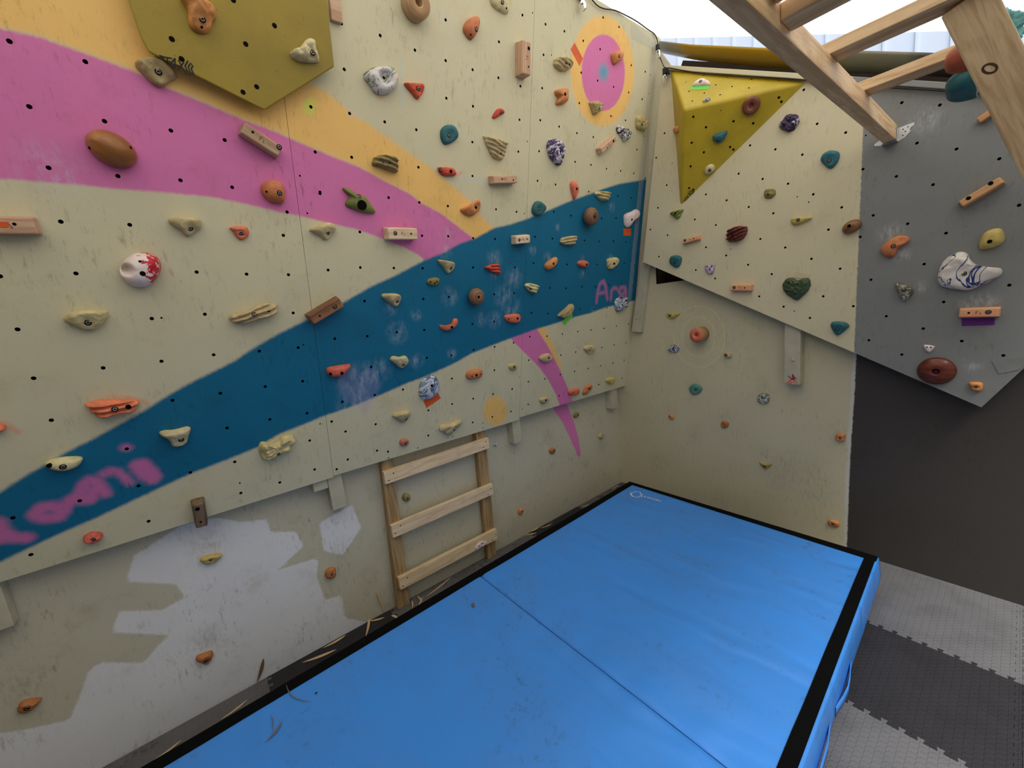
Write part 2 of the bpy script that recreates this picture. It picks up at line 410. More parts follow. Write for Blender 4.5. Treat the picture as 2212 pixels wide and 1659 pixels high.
def lathe_hold(fk, reg, c, prof, m, hws, label, h, sx=1., sy=1., rot=0., fr=None, name='wooden_hold', cat='climbing hold', seg=44):
    fr = fr or FR[fk]; (p,) = PT(reg, c); a, b = fr.px(*p, h)
    me = lathe_me(name, prof, m, seg, sx, sy); M = fr.M(a, b, 0, rot); o = new(name, me, None, M); tag(o, label, cat, GROUPS.get(fk)); parent_size[o.name] = .1
    bm = bmesh.new(); bm.from_mesh(me); bv = BVHTree.FromBMesh(bm); bm.free()
    if hws: put_hw(o, bv, M, hw(reg, hws), fr)
    return o
M_tape = {k: plain('tape_' + k, v, .55) for k, v in dict(orange=(222, 92, 32), green=(112, 208, 84), purple=(98, 34, 120)).items()}
def tape(fk, reg, quad, col, label, fr=None):
    fr = fr or FR[fk]; pts = [fr.px(u, v) for u, v in PT(reg, quad)]
    if sum(pts[i][0] * pts[(i + 1) % 4][1] - pts[(i + 1) % 4][0] * pts[i][1] for i in range(4)) < 0: pts = pts[::-1]
    c = (sum(p[0] for p in pts) / 4, sum(p[1] for p in pts) / 4)
    o = new('tape_strip', prism_me('tape_strip', [(p[0] - c[0], p[1] - c[1]) for p in pts], 0.0001, .0009, M_tape[col]), None, fr.M(*c))
    return tag(o, label, 'tape', 'strips of route tape')

M_edge = plain('raw_plywood_edge', (104, 88, 66), .8)
# ------------------------------------------------------------------ painted panels with real drilled holes
def sd_poly(P, poly):
    poly = np.array(poly, float); A = poly; B = np.roll(poly, -1, 0); dmin = np.full(len(P), 1e9); ins = np.zeros(len(P), bool)
    for a, b in zip(A, B):
        ab = b - a; t = np.clip(((P - a) @ ab) / max(ab @ ab, 1e-12), 0, 1); dmin = np.minimum(dmin, np.linalg.norm(P - (a + t[:, None] * ab), axis=1))
        cr = (a[1] > P[:, 1]) != (b[1] > P[:, 1])
        if abs(ab[1]) > 1e-12: ins ^= cr & (P[:, 0] < a[0] + (P[:, 1] - a[1]) / ab[1] * ab[0])
    return np.where(ins, -dmin, dmin)
def sd_line(P, pts, r):
    pts = np.array(pts, float); dmin = np.full(len(P), 1e9)
    for a, b in zip(pts, pts[1:]):
        ab = b - a; t = np.clip(((P - a) @ ab) / max(ab @ ab, 1e-12), 0, 1); dmin = np.minimum(dmin, np.linalg.norm(P - (a + t[:, None] * ab), axis=1))
    return dmin - r
def plate(name, fr, outline, holes, step, thick, m, paints, cut=None, gridmax=None):
    """flat board in frame fr with drilled holes; paints: {attr: fn(P)}"""
    out, eid = [], []
    for i in range(len(outline)):
        p, q = V(outline[i]), V(outline[(i + 1) % len(outline)]); k = max(1, int((q - p).length / step))
        for j in range(k): out.append(p.lerp(q, j / k)); eid.append(i)
    vs = list(out); n = len(out); ed = [(i, (i + 1) % n) for i in range(n)]; loops = [list(range(n))]
    A = np.array(outline); hs = []
    for a, b, r_ in holes:
        if sd_poly(np.array([[a, b]]), outline)[0] > -r_ * 1.5: continue
        hs.append((a, b, r_)); s = len(vs); k = 10
        for i in range(k): t = 2 * math.pi * i / k; vs.append(V((a + r_ * math.cos(t), b + r_ * math.sin(t))))
        ed += [(s + i, s + (i + 1) % k) for i in range(k)]; loops.append(list(range(s, s + k))[::-1])
    if cut:
        s = len(vs); vs += [V(p) for p in cut]; ed += [(s + i, s + (i + 1) % len(cut)) for i in range(len(cut))]; loops.append(list(range(s, s + len(cut)))[::-1])
    (x0, y0), (x1, y1) = A.min(0), A.max(0)
    if gridmax: y1 = min(y1, gridmax)
    gx, gy = np.meshgrid(np.arange(x0 + step * .5, x1, step), np.arange(y0 + step * .5, y1, step)); G = np.c_[gx.ravel(), gy.ravel()]
    G = G[sd_poly(G, outline) < -step * .4]
    for a, b, r_ in hs: G = G[np.hypot(G[:, 0] - a, G[:, 1] - b) > r_ + step * .35]
    if cut: G = G[sd_poly(G, cut) > step * .3]
    vs += [V(p) for p in G]
    co, _, fc, *_ = delaunay_2d_cdt(vs, ed, [], 0, 1e-6)
    C = np.array([tuple(v) for v in co]); F = np.array([list(q) for q in fc]); ctr = C[F].mean(1); keep = np.ones(len(F), bool)
    for a, b, r_ in hs: keep &= np.hypot(ctr[:, 0] - a, ctr[:, 1] - b) > r_ * .97
    keep &= sd_poly(ctr, outline) < 1e-5
    if cut: keep &= sd_poly(ctr, cut) > 0
    F = F[keep]; v3 = [(p[0], p[1], 0) for p in C]; fs = [tuple(q) for q in F]; mi = [0] * len(fs)
    # orient
    p = C[F[0]];
    if (p[1][0] - p[0][0]) * (p[2][1] - p[0][1]) - (p[2][0] - p[0][0]) * (p[1][1] - p[0][1]) < 0: fs = [q[::-1] for q in fs]
    for lp in loops:
        s = len(v3); k = len(lp); L = [tuple(vs[i]) for i in lp]
        for z in (0, -thick): v3 += [(a, b, z) for a, b in L]
        for i in range(k): j = (i + 1) % k; fs.append((s + i, s + k + i, s + k + j, s + j)); mi.append((2 if eid[i] in (1, 3) else 0) if lp is loops[0] else 1)
    s = len(v3); v3 += [(p[0], p[1], -thick) for p in outline]; 
    if not cut: fs.append(tuple(s + i for i in range(len(outline)))[::-1]); mi.append(1)
    me = mesh(name, v3, fs, [m, M_dark, M_edge], False, mi)
    Pn = np.array(v3)[:, :2]
    for at, fn in paints.items():
        a = me.attributes.new(at, 'FLOAT', 'POINT'); a.data.foreach_set('value', fn(Pn).astype(np.float32))
    return me
def px2(fr, pts): return [fr.px(u, v) for u, v in pts]
def S2(s): return [tuple(map(float, t.split(','))) for t in s.split()]
L_orange = px2(FL, S2("-300,-60 0,60 85,78 180,113 290,153 350,184 440,220 520,255 600,285 626,299 677,321 727,342 778,362 828,390 887,420 909,438 955,463 993,493 1030,520 1075,500 1066,493 1044,471 1018,443 1000,420 968,395 930,362 879,327 833,294 793,266 752,238 707,200 682,187 600,140 400,0 200,-200 -300,-300"))
L_pink = px2(FL, S2("-300,-40 0,62 85,80 180,115 290,155 350,186 440,222 520,257 600,287 626,299 677,321 727,342 778,362 828,390 887,420 909,438 955,463 993,493 1030,520 960,580 920,566 909,554 879,537 823,514 773,496 702,480 651,467 601,458 560,447 456,425 354,416 253,408 177,400 101,394 0,386 -300,380"))
L_blue = px2(FL, S2("-300,1180 0,1063 51,1030 96,1005 142,977 203,947 253,919 304,891 365,853 405,830 456,805 506,780 550,750 601,721 659,693 742,653 803,618 854,595 917,562 955,547 993,526 1026,515 1066,493 1105,484 1138,473 1181,456 1222,438 1282,416 1303,408 1338,397 1381,390 1440,377 1420,635 1368,650 1330,659 1308,664 1277,676 1242,685 1189,702 1156,712 1100,732 1061,747 1018,764 985,783 960,795 915,815 879,828 818,855 753,881 702,898 651,919 601,939 555,967 481,997 415,1022 354,1050 278,1086 203,1121 127,1154 51,1190 0,1215 -300,1330"))
L_tail = px2(FL, S2("1098,725 1115,744 1143,772 1166,795 1184,820 1200,850 1212,885 1245,885 1235,860 1225,835 1211,802 1189,757 1161,712 1150,700 1100,715"))
L_strip = px2(FL, S2("1158,700 1161,714 1189,757 1211,800 1215,796 1204,765 1190,735 1174,706 1168,700"))
W_tail = px2(FW, S2("1184,860 1195,883 1216,914 1234,952 1252,993 1254,977 1249,944 1239,909 1224,872 1215,850"))
def ellpx(fr, u, v, rx, ry): return px2(fr, [(u + rx * math.cos(t * math.pi / 12), v + ry * math.sin(t * math.pi / 12)) for t in range(24)])
E_or = ellpx(FL, 1301, 153, 69, 120); E_pk = ellpx(FL, 1303, 157, 47, 83); E_bl = ellpx(FL, 1303.5, 156, 10, 18); E_dot = ellpx(FL, 1070, 887, 26, 32)
E_lime = ellpx(FL, 669, 230, 15, 21)
NAMES = [(9, "-20,1200 30,1290 120,1330 230,1330", .018), (9, "-20,1345 80,1320", .017), (9, "300,1130 360,1070 450,1060 540,1100 500,1150 400,1165 320,1150 300,1130", .018),
         (9, "540,1090 600,1010 680,960 720,880 760,840 820,850 860,900 900,950", .017), (9, "640,1000 760,1000 840,900", .02), (9, "880,790 940,755 1010,770 1060,810 1105,860", .012),
         (9, "1170,710 1220,700 1290,770 1320,810 1300,830 1230,790 1180,720", .02), (9, "1065,560 1085,560", .012),
         (7, "745,940 752,870 775,780 805,760 825,810 838,915", .0105), (7, "752,870 830,850", .0095), (7, "868,915 872,840 895,815 920,825", .0105), (7, "990,815 955,810 935,845 950,880 980,865 992,815 996,890", .0105)]
NAMES = [(px2(FL, PT(a, b)), c) for a, b, c in NAMES]
CHALK = [(105, 363, .075), (118, 375, .06), (968, 512, .05), (971, 641, .05), (858, 718, .055), (976, 764, .03), (775, 830, .10), (800, 810, .07), (770, 870, .09), (820, 800, .06), (1068, 560, .05), (1068, 690, .05), (1090, 640, .07), (1105, 670, .07), (1110, 600, .06), (960, 540, .04), (1068, 593, .03), (1183, 555, .03), (1258, 558, .02), (1258, 592, .03), (1320, 555, .02), (1322, 448, .03), (1150, 540, .03), (1205, 490, .02), (1282, 668, .025), (842, 668, .03), (900, 680, .03), (962, 42, .03), (762, 245, .03), (900, 780, .04), (1040, 690, .04)]
CHALK = [FL.px(u, v) + (q,) for u, v, q in CHALK]
def f_chalk(P):
    w = np.zeros(len(P))
    for a, b, q in CHALK: w = np.maximum(w, np.clip(1.25 - np.hypot(P[:, 0] - a, P[:, 1] - b) / q, 0, 1))
    return w
HEART = px2(FL, PT(6, "690,1659 720,1580 780,1520 850,1500 900,1560 960,1500 1020,1520 1060,1590 1070,1659")) + px2(FL, PT(10, "1065,60 1000,180 940,290 880,200 790,170 720,60"))
SKY = [(px2(FL, PT(2, "1245,480 1255,600 1245,720 1265,900")), .004), (px2(FL, PT(2, "1650,350 1800,375 2000,460")), .003), (px2(FL, PT(2, "1690,1535 1850,1535 2000,1560")), .004)]
RED = [(px2(FL, PT(9, "830,150 950,130 1100,135 1200,160 1260,190")), .006), (px2(FL, PT(9, "10,350 80,380 150,430")), .008), (px2(FL, PT(2, "1720,1500 1770,1470")), .007), (px2(FL, PT(2, "1040,810 1060,850")), .003), (px2(FL, PT(2, "1050,830 1095,835")), .003)]
mn = lambda L: (lambda P: np.min([sd_line(P, a, b) for a, b in L], 0))
PAINT_L = {'orange': lambda P: np.min([sd_poly(P, q) for q in (L_orange, E_or, L_strip, E_dot)], 0), 'pink': lambda P: np.min([sd_poly(P, q) for q in (L_pink, E_pk, L_tail)], 0),
           'blue': lambda P: sd_poly(P, L_blue), 'spot': lambda P: sd_poly(P, E_bl), 'names': mn(NAMES), 'chalk': f_chalk, 'heart': lambda P: sd_poly(P, HEART), 'lime': lambda P: sd_poly(P, E_lime), 'sky': mn(SKY), 'red': mn(RED)}
C_OR, C_PK, C_BL = (238, 192, 112), (214, 118, 172), (4, 102, 138)
LY = [('orange', C_OR, .016, 1, .012), ('pink', C_PK, .007, 1, .01), ('blue', C_BL, .009, 1, .01), ('spot', (92, 158, 186), .03, .95, .012), ('names', (204, 110, 166), .014, .9, .012),
      ('heart', (160, 140, 190), .012, .22, .02), ('chalk', (196, 206, 220), 0, .4, 34), ('lime', (214, 216, 96), .006, .8, .03), ('sky', (165, 200, 220), .004, .55, .012), ('red', (224, 110, 84), .008, .45, .015)]
M_panel = paint_mat('painted_plywood', CREAM, LY, .3)
HOLES = {1: "80,352 728,526 250,910 892,1034 1458,1114 1917,1195 415,1432 1006,1502 1540,1538 1981,1598",
 2: "740,200 1072,303 765,592 1368,428 1630,170 1630,517 1860,595 2085,357 2080,664 1636,838 1863,907 480,912 811,968 1110,1040 1380,1107 1858,1212 517,1297 828,1342 1398,1427 1859,1502 386,1500s 558,1640",
 3: "113,129 95,735 88,1022 78,1294 310,207 471,267 653,68 801,149 937,230 293,468 632,348 776,420 614,620 755,688 1041,557 281,752 598,880 891,741 1019,789 1161,612 265,1026 426,1080 578,1136 717,1170 868,991 992,1027 1134,847 255,1290 562,1381 698,1407 1090,1277 830,1440 951,1458 1063,1480 242,1543 395,1575 679,1635 1190,800s 200,110s 361,470s 155,1207s 1150,1162s 1205,640s 1235,890 1210,1113 1185,1320 1160,1520",
 5: "519,252 1107,279 648,694 1678,682 2104,700 0,718 150,1171 1295,1079 1748,1042 287,1588 880,1500 1378,1443 1823,1388 1378,1073s",
 6: "245,369 289,705 329,1031 277,170 40,1357 372,1327 410,1613 417,1303s 558,12 450,180s 898,340 1143,47 1406,88 1649,119 2060,147 627,665 902,643 1188,648 1428,372 1652,377 1865,393 2052,400 1434,650 1864,643 938,930 1440,912 1657,895 2044,872 685,1251 962,1229 1214,1196 1448,1176 1859,1125 2043,1104 995,1492 1470,1414 1678,1392 1869,1345 2048,1320 1683,1591 2046,1520",
 7: "62,168 130,182s 49,642 42,863 38,1285 88,1580s 381,168 526,200 788,223 911,221 928,33 1040,48 220,381 368,396 643,412 767,421 890,418 995,425 208,607 493,618 751,619 983,607 347,818 484,820 619,807 735,806 853,793 961,785 191,1031 331,1036 604,997 720,997 834,987 176,1234 322,1229 454,1211 586,1190 699,1176 809,1163 914,1143 1016,1127 167,1434 441,1391 567,1365 791,1326 895,1305 997,1285 163,1618 304,1593 436,1557 557,1530 674,1505 781,1482 884,1459 981,1434 765,1642 962,1588 1113,262s 1072,625 1052,795",
 9: "438,327 1472,157 1880,97 1937,393 1082,571 2003,682 1624,773 1182,887 680,1014 110,1160 2055,948 1268,1189 264,1474 2046,863s",
 10: "90,40 130,320 447,267 470,500 512,747 215,858 559,358s 749,170 1025,112 1266,65 657,338 776,423 1033,361 1483,243 1685,189 1866,143 2035,104 2197,62 795,662 1044,586 1138,595 1143,648s 1482,457 1393,563s 1860,346 1948,352s 1948,392s 2028,298 2187,252 1690,465s 1650,475s 700,745",
 11: "25,60 162,192 427,119 763,22 110,233s"}
HD = {3: "1346,668 1280,890 1325,1137 1254,1346 1343,1580 2055,1241 1957,1482 2162,1527 1390,1395s",
 4: "340,764 453,1053 696,1127 98,1270 327,1315 206,1562 843,1438 1173,873 1497,893 1302,1217 1638,1267 2002,1350 1127,1500 1439,1570 421,1652 867,1152s",
 7: "1269,134 1678,20 1855,70 2044,127 1584,233 1763,281 1204,319 1351,367 2143,400 1679,471 1851,541 1277,550 1592,665 2038,620 1757,737 2133,890 1890,487s",
 8: "284,40s 420,19 382,85s 662,130 81,180 549,319 182,471 820,381 405,567 648,651 67,697 505,886 168,974 761,970 392,1070 259,1012s 930,198 1223,269 1549,349 1363,612 911,745 1529,934 1041,1055 1355,1160 893,1259 1683,1266 1173,1381 2036,1389 2087,791 2170,112"}
def hl(fr, H):
    o = []
    for reg, s in H.items():
        for t in s.split():
            r_ = .0062
            if t[-1] == 's': t = t[:-1]; r_ = .0035
            (u, v), = PT(reg, t); o.append(fr.px(u, v) + (r_,))
    return o
HL = hl(FL, HOLES); HDD = hl(FD, HD)
def ybot(p, q, u): return None
def lb(u, v): return FL.px(u, v)
TOP = 2.405
bA0, bA1 = lb(0, 1258)[1], lb(718, 1031.5)[1]; bB0, bB1 = lb(720, 1028)[1], lb(1121, 907)[1]; bC0, bC1 = lb(1123, 901.5)[1], lb(1354, 832)[1]
yr0, yr1 = lb(1355, 832)[0], lb(1419, 94)[0]
outs = [([(-3.62, bA0), (-2.3675, bA1), (-2.3675, TOP), (-3.62, TOP)], 'left plywood climbing panel with blue band and big pink stripe, nearest the camera'),
        ([(-2.3662, bB0), (-1.1592, bB1), (-1.1592, TOP), (-2.3662, TOP)], 'middle plywood climbing panel where pink and orange stripes meet the blue band, above the ladder'),
        ([(-1.1580, bC0), (yr0, bC1), (yr1 + .02, TOP), (-1.1580, TOP)], 'right plywood climbing panel with sprayed orange and pink target, next to the corner')]
for ol, lab in outs:
    me = plate('climbing_board', FL, ol, HL, .0125, .018, M_panel, PAINT_L)
    tag(new('climbing_board', me, None, FL.M()), lab, 'climbing wall', 'leaning climbing boards on the left')

# tilted back panel
D_ol = px2(FD, S2("1389,566 2120,880 2225,783")); q0 = V(D_ol[1]); q1 = V(D_ol[2]); dirr = (q1 - q0).normalized(); t0 = V(FD.px(1432, 148)); t1 = V(FD.px(2082, 190)); td = (t1 - t0).normalized()
# corner where the right edge meets the top edge line
k = np.linalg.solve(np.array([[dirr.x, -td.x], [dirr.y, -td.y]]), np.array([t0.x - q0.x, t0.y - q0.y])); cr = q0 + dirr * float(k[0])
D_ol = [D_ol[0], D_ol[1], tuple(cr), tuple(t0)]
gx0 = FD.px(1866, 240); gx1 = FD.px(1845, 765)
grey_poly = [gx0, gx1, (gx1[0] - .005, -1), (9, -1), (9, 9), (gx0[0], 9)]
D_ring = None
PAINT_D = {'grey': lambda P: sd_poly(P, grey_poly), 'chalk': lambda P: np.max([np.clip(1.2 - np.hypot(P[:, 0] - FD.px(u, v)[0], P[:, 1] - FD.px(u, v)[1]) / q, 0, 1) for u, v, q in ((1925, 505, .05), (2105, 662, .05), (2130, 650, .04), (2000, 260, .05), (1990, 620, .03), (1945, 550, .04), (2100, 790, .03))], 0)}
M_Dp = paint_mat('painted_plywood_tilted', (208, 199, 166), [('grey', (128, 130, 128), .003, 1, .012), ('chalk', (215, 218, 220), 0, .5, 60)], .22)
me = plate('climbing_board', FD, D_ol, HDD, .03, .02, M_Dp, PAINT_D)
tag(new('climbing_board', me, None, FD.M()), 'big tilted plywood panel painted half cream and half grey on the back wall', 'climbing wall')

# walls behind / below
def rough_paths(fr, lst): return [(px2(fr, S2(a)), b) for a, b in lst]
WHITE = [px2(FW, S2("520,1128 575,1122 585,1150 640,1148 656,1180 598,1232 688,1204 684,1245 702,1296 738,1285 746,1335 800,1345 700,1420 560,1490 250,1680 -100,1700 -100,1600 60,1575 150,1555 170,1510 190,1452 215,1430 310,1432 345,1390 372,1372 240,1366 258,1320 350,1318 400,1290 380,1262 272,1256 290,1200 400,1130 470,1118")),
         px2(FW, S2("690,1130 760,1090 780,1140 740,1200 700,1190"))]
W_poly = [(-4.2, 0), (.035, 0), (.035, 3.3), (-4.2, 3.3)]
SMW = [(875, 920, .05), (1190, 950, .04), (1298, 910, .04), (440, 1390, .07), (450, 1180, .07), (735, 1195, .05), (60, 1480, .06), (1120, 1080, .03), (1320, 860, .05), (1240, 880, .03), (1300, 960, .08), (1340, 1020, .05), (800, 1250, .06)]
def smudge(fr, lst): 
    L = [fr.px(u, v) + (q,) for u, v, q in lst]
    return lambda P: np.max([np.clip(1.3 - np.hypot(P[:, 0] - a, (P[:, 1] - b) * .8) / q, 0, 1) for a, b, q in L], 0)
PAINT_W = {'white': lambda P: np.min([sd_poly(P, q) for q in WHITE], 0), 'pink': lambda P: sd_poly(P, W_tail), 'smudge': smudge(FW, SMW)}
M_Wp = paint_mat('painted_wall_left', (190, 184, 160), [('white', (224, 224, 226), .006, .85, .014), ('pink', C_PK, .006, 1, .01), ('smudge', (110, 104, 92), 0, .38, 70)], .38)
me = plate('wall_left', FW, W_poly, [], .02, .05, M_Wp, PAINT_W, gridmax=.98)
tag(new('wall_left', me, None, FW.M()), kind='structure')
wb = FB.px(1418, 614); wr = FB.px(1500, 602.5)
cut = [(wb[0], wb[1]), (wb[0] + .42, wb[1] - .0), (wb[0] + .42, wb[1] + .26), (wb[0], wb[1] + .26)]
bx = FB.px(1838, 1000)[0]
dark_poly = [(bx, -1), (9, -1), (9, 9), (bx + .004, 9), (bx + .004, 1.0), (bx - .004, .6)]
rc_ = FB.px(1508, 728)
def f_ring(P): return np.hypot(P[:, 0] - rc_[0], (P[:, 1] - rc_[1]) * .85)
SMB = [(1449, 885, .05), (1565, 900, .05), (1814, 930, .06), (1650, 980, .05), (1650, 840, .05), (1500, 820, .04), (1570, 740, .03), (1700, 1020, .12), (1760, 1060, .12), (1500, 940, .06), (1560, 1080, .08), (1420, 1000, .08)]
PAINT_B = {'dark': lambda P: sd_poly(P, dark_poly), 'ring': f_ring, 'smudge': smudge(FB, SMB)}
M_Bp = paint_mat('painted_wall_back', (200, 192, 160), [('smudge', (110, 104, 86), 0, .3, 60), ('ring', (226, 222, 152), .004, .5, .008), ('edge', (206, 208, 208), .007, .7, .035), ('dark', (64, 60, 57), .003, 1, .014)], .24)
me = plate('wall_back', FB, [(-.02, -.02), (4.2, -.02), (4.2, 1.25), (2.35, 1.25), (2.0, 2.12), (.66, 2.86), (.66, 2.98), (.52, 3.22), (-.02, 3.25)], [], .03, .02, M_Bp, PAINT_B, cut=cut)
tag(new('wall_back', me, None, FB.M()), kind='structure')
# window recess behind the cut-out
M_woodd = wood('dark_timber', (74, 56, 40), (40, 28, 20))
wn = new('window_1', None, None, FB.M(wb[0], wb[1], -.02)); tag(wn, kind='structure')
def wbox(nm, *a, m=M_woodd, par=wn): me = box_me(nm, *a, m, .002, 1); o = bpy.data.objects.new(nm, me); COL.objects.link(o); o.parent = par; return o
wbox('window_back', -.02, .46, -.03, .30, -.16, -.15); wbox('window_reveal', -.03, -.01, -.03, .3, -.15, -.001); wbox('window_reveal', .45, .47, -.03, .3, -.15, -.001)
wbox('window_frame', .16, .19, -.01, .3, -.14, -.10); wbox('window_frame', -.01, .45, -.03, -.012, -.15, -.001)
wbox('window_sill', .02, .45, -.012, .004, -.13, -.05, m=plain('window_sill_grey', (120, 112, 112), .4))

# ------------------------------------------------------------------ floor and interlocking tiles
M_ground = plain('concrete_floor', (84, 78, 74), .9)
g = mesh('floor', [(-25, -25, 0), (25, -25, 0), (25, 25, 0), (-25, 25, 0)], [(0, 1, 2, 3)], M_ground); tag(new('floor', g), kind='structure')
def tile_mat(name, rgb, dirt=False):
    t = NT(name); c = lin(rgb); co = t.coord(); s = t.n('ShaderNodeSeparateXYZ'); t.l(co, s.inputs[0])
    # diamond plate: two interleaved lattices of lens-shaped bars, turned by +-45 degrees
    def lat(ox, oy, flip):
        p = .0235; a = t.math('ADD', s.outputs[0], ox * p + 20 * p); b = t.math('ADD', s.outputs[1], oy * p + 400 * p)
        fx = t.math('SUBTRACT', t.math('MODULO', t.math('DIVIDE', a, p), 1), .5); fy = t.math('SUBTRACT', t.math('MODULO', t.math('DIVIDE', b, p), 1), .5)
        u, v = (fx, fy) if not flip else (fy, fx)
        e = t.math('ADD', t.math('POWER', t.math('MULTIPLY', u, 2.0), 2), t.math('POWER', t.math('MULTIPLY', v, 6.5), 2))
        return t.map(e, 1.0, .25)
    h = t.math('MAXIMUM', lat(0, 0, False), lat(.5, .5, True)); n = t.noise(co, 8, 4)
    col = t.mix(t.map(n, .4, .7), c, dk(c, .84))
    if dirt: col = t.mix(t.math('MULTIPLY', t.map(t.noise(co, 22, 5, .75), .5, .62), t.map(t.noise(co, 2.5, 2), .4, .6)), col, lin((44, 34, 28)))
    t.bump(h, .6, .0025); return t.fin(col, .72, 0, .25)
M_tl, M_td = tile_mat('foam_tile_light', (104, 104, 107)), tile_mat('foam_tile_dark', (46, 45, 49))
M_tl2, M_td2 = tile_mat('foam_tile_light_dirty', (98, 96, 96), True), tile_mat('foam_tile_dark_dirty', (44, 42, 43), True)
YB = [.0, -.592, -1.122, -1.68, -2.19, -2.805, -3.42]; XB = [.005, .56, 1.13, 1.69, 2.262, 2.82]
def tooth(a, b, n, sgn):
    """dovetail teeth along a->b, displaced to the left by sgn"""
    a, b = V(a), V(b); t = (b - a); L = t.length; t /= L; nn = V((-t.y, t.x)) * sgn; out = []; p = L / n; dpt = .018
    for i in range(n):
        s = i * p
        for q, h in ((.28, 0), (.20, 1), (.62, 1), (.54, 0)): out.append(a + t * (s + q * p) + nn * dpt * h)
    return [a] + out
def tile(i, j, m, lab, grp='interlocking foam floor tiles'):
    x0, x1 = XB[i] + .0006, XB[i + 1] - .0006; y1, y0 = YB[j] - .0006, YB[j + 1] + .0006
    N = 12; sg = 1; top = j == 0; lef = i == 0
    P = tooth((x0, y0), (x1, y0), N, 1) if True else [V((x0, y0))]
    P += tooth((x1, y0), (x1, y1), N, 1)
    P += (tooth((x1, y1), (x0, y1), N, -1) if 0 else [V((x1, y1))] + [V(q) for q in reversed([V((v.x, y1 + (v.y - y0))) for v in tooth((x0, y0), (x1, y0), N, 1)[1:]])] if not top else [V((x1, y1))])
    P += [V((x0, y1))] + ([V(q) for q in reversed([V((x0 + (v.x - x1), v.y)) for v in tooth((x1, y0), (x1, y1), N, 1)[1:]])] if not lef else [])
    me = prism_me('foam_tile', [(v.x, v.y) for v in P], .0005, .0125, m); tag(new('foam_tile', me), lab, 'floor tile', grp)
for j in range(6):
    light = j != 1 and j != 4
    nm = ['light grey', 'dark grey', 'light grey', 'light grey', 'dark grey', 'light grey'][j]
    if j in (0, 1, 2, 3): tile(3, j, M_tl if light else M_td, f'{nm} foam floor tile ' + ['beside the blue mat against the dark back wall', 'between two light tiles beside the blue mat', 'at the lower edge of the photo beside the blue mat', 'nearest the camera along the mat'][j])
    tile(0, j, M_tl2 if light else M_td2, f'{nm} foam tile by the left wall ' + ['in the far corner', 'just before the far corner', 'behind the ladder foot', 'at the ladder foot', 'before the ladder, leaves on it', 'nearest the camera beside the mat edge'][j])
    if j in (0, 1, 2, 3): tile(4, j, M_tl if light else M_td, f'{nm} foam floor tile at right edge of photo ' + ['against the dark wall', 'second from the dark wall', 'third from the dark wall', 'fourth from the dark wall'][j])

# ------------------------------------------------------------------ crash mat
HM = .2; FM = FF.shift(HM)
cBL = V(FM.px(1360, 1041)); cBR = V(FM.px(1897, 1204)); pL = V(FM.px(306, 1659)); pR = V(FM.px(1731, 1658))
dL = (pL - cBL).normalized(); dR = (pR - cBR).normalized(); cFL = cBL + dL * 2.98; cFR = cBR + dR * 2.98
def bil(s, t): return (cBL * (1 - s) + cBR * s) * (1 - t) + (cFL * (1 - s) + cFR * s) * t
sm = FM.px(1045, 1246); tm = (V(sm) - cBL).length / 2.98
t_ = NT('blue_vinyl'); co = t_.coord(); n = t_.noise(co, 3, 5, .65); n2 = t_.noise(t_.coord((1, 1, 1)), 26, 5, .75); n3 = t_.noise(co, 240, 2); wr_ = t_.noise(t_.coord((1.0, 3.2, 1), rot=(0, 0, .45)), 1.7, 1.5, .45, .6)
cB = lin((62, 146, 240)); col = t_.mix(t_.map(n, .35, .7), cB, lin((70, 142, 228))); col = t_.mix(t_.math('MULTIPLY', t_.map(n2, .54, .74), t_.map(n, .46, .62)), col, lin((56, 108, 164)))
t_.bump(t_.math('ADD', t_.math('MULTIPLY', wr_, 3), t_.math('MULTIPLY', n3, .04)), .42, .02); M_vinyl = t_.fin(col, .42, 0, .45)
NX, NY = 70, 110; ts = sorted(set([j / NY for j in range(NY + 1)] + [tm - .008, tm - .004, tm - .0015, tm, tm + .0015, tm + .004, tm + .008])); vs = []; fs = []
for t in ts:
    for i in range(NX + 1):
        s = i / NX; p = bil(s, t); e = min(s, 1 - s, t, 1 - t) * 3
        z = HM + .004 * noise.noise(V((p.x * 2.5, p.y * 2.5, 3))) * min(1, e * 4) - .011 * math.exp(-abs(t - tm) / .0022) + .0035 * math.sin(s * 46 + 3 * noise.noise(V((s * 6, 0, 1)))) * math.exp(-abs(t - tm) / .03) * (1 - math.exp(-abs(t - tm) / .004))
        vs.append((p.x, p.y, z))
for j in range(len(ts) - 1):
    for i in range(NX): a = j * (NX + 1) + i; fs.append((a, a + NX + 1, a + NX + 2, a + 1))
bd = [i for i in range(NX + 1)] + [j * (NX + 1) + NX for j in range(1, len(ts))] + [(len(ts) - 1) * (NX + 1) + i for i in range(NX - 1, -1, -1)] + [j * (NX + 1) for j in range(len(ts) - 2, 0, -1)]
ctr = bil(.5, .5); rows = [bd]
for z, g_ in ((HM - .006, .004), (HM - .05, .009), (HM * .5, .012), (.05, .009), (.0135, .0)):
    row = []
    for b in bd:
        x, y, _ = vs[b]; dx = 1 if x > ctr.x + .3 else -1 if x < ctr.x - .3 else 0; row.append(len(vs))
        wv_ = g_ * (1 + .35 * noise.noise(V((x * 4, y * 4, z * 9))))
        vs.append((x + (wv_ if b % (NX + 1) == NX else -wv_ if b % (NX + 1) == 0 else 0), y + (wv_ if b <= NX else -wv_ if b >= (len(ts) - 1) * (NX + 1) else 0), z))
    rows.append(row)
for a, b in zip(rows, rows[1:]):
    for i in range(len(a)): j = (i + 1) % len(a); fs.append((a[j], b[j], b[i], a[i]))
fs.append(tuple(rows[-1]))
bm = bmesh.new(); bv_ = [bm.verts.new(v) for v in vs]; [bm.faces.new([bv_[i] for i in q]) for q in fs]
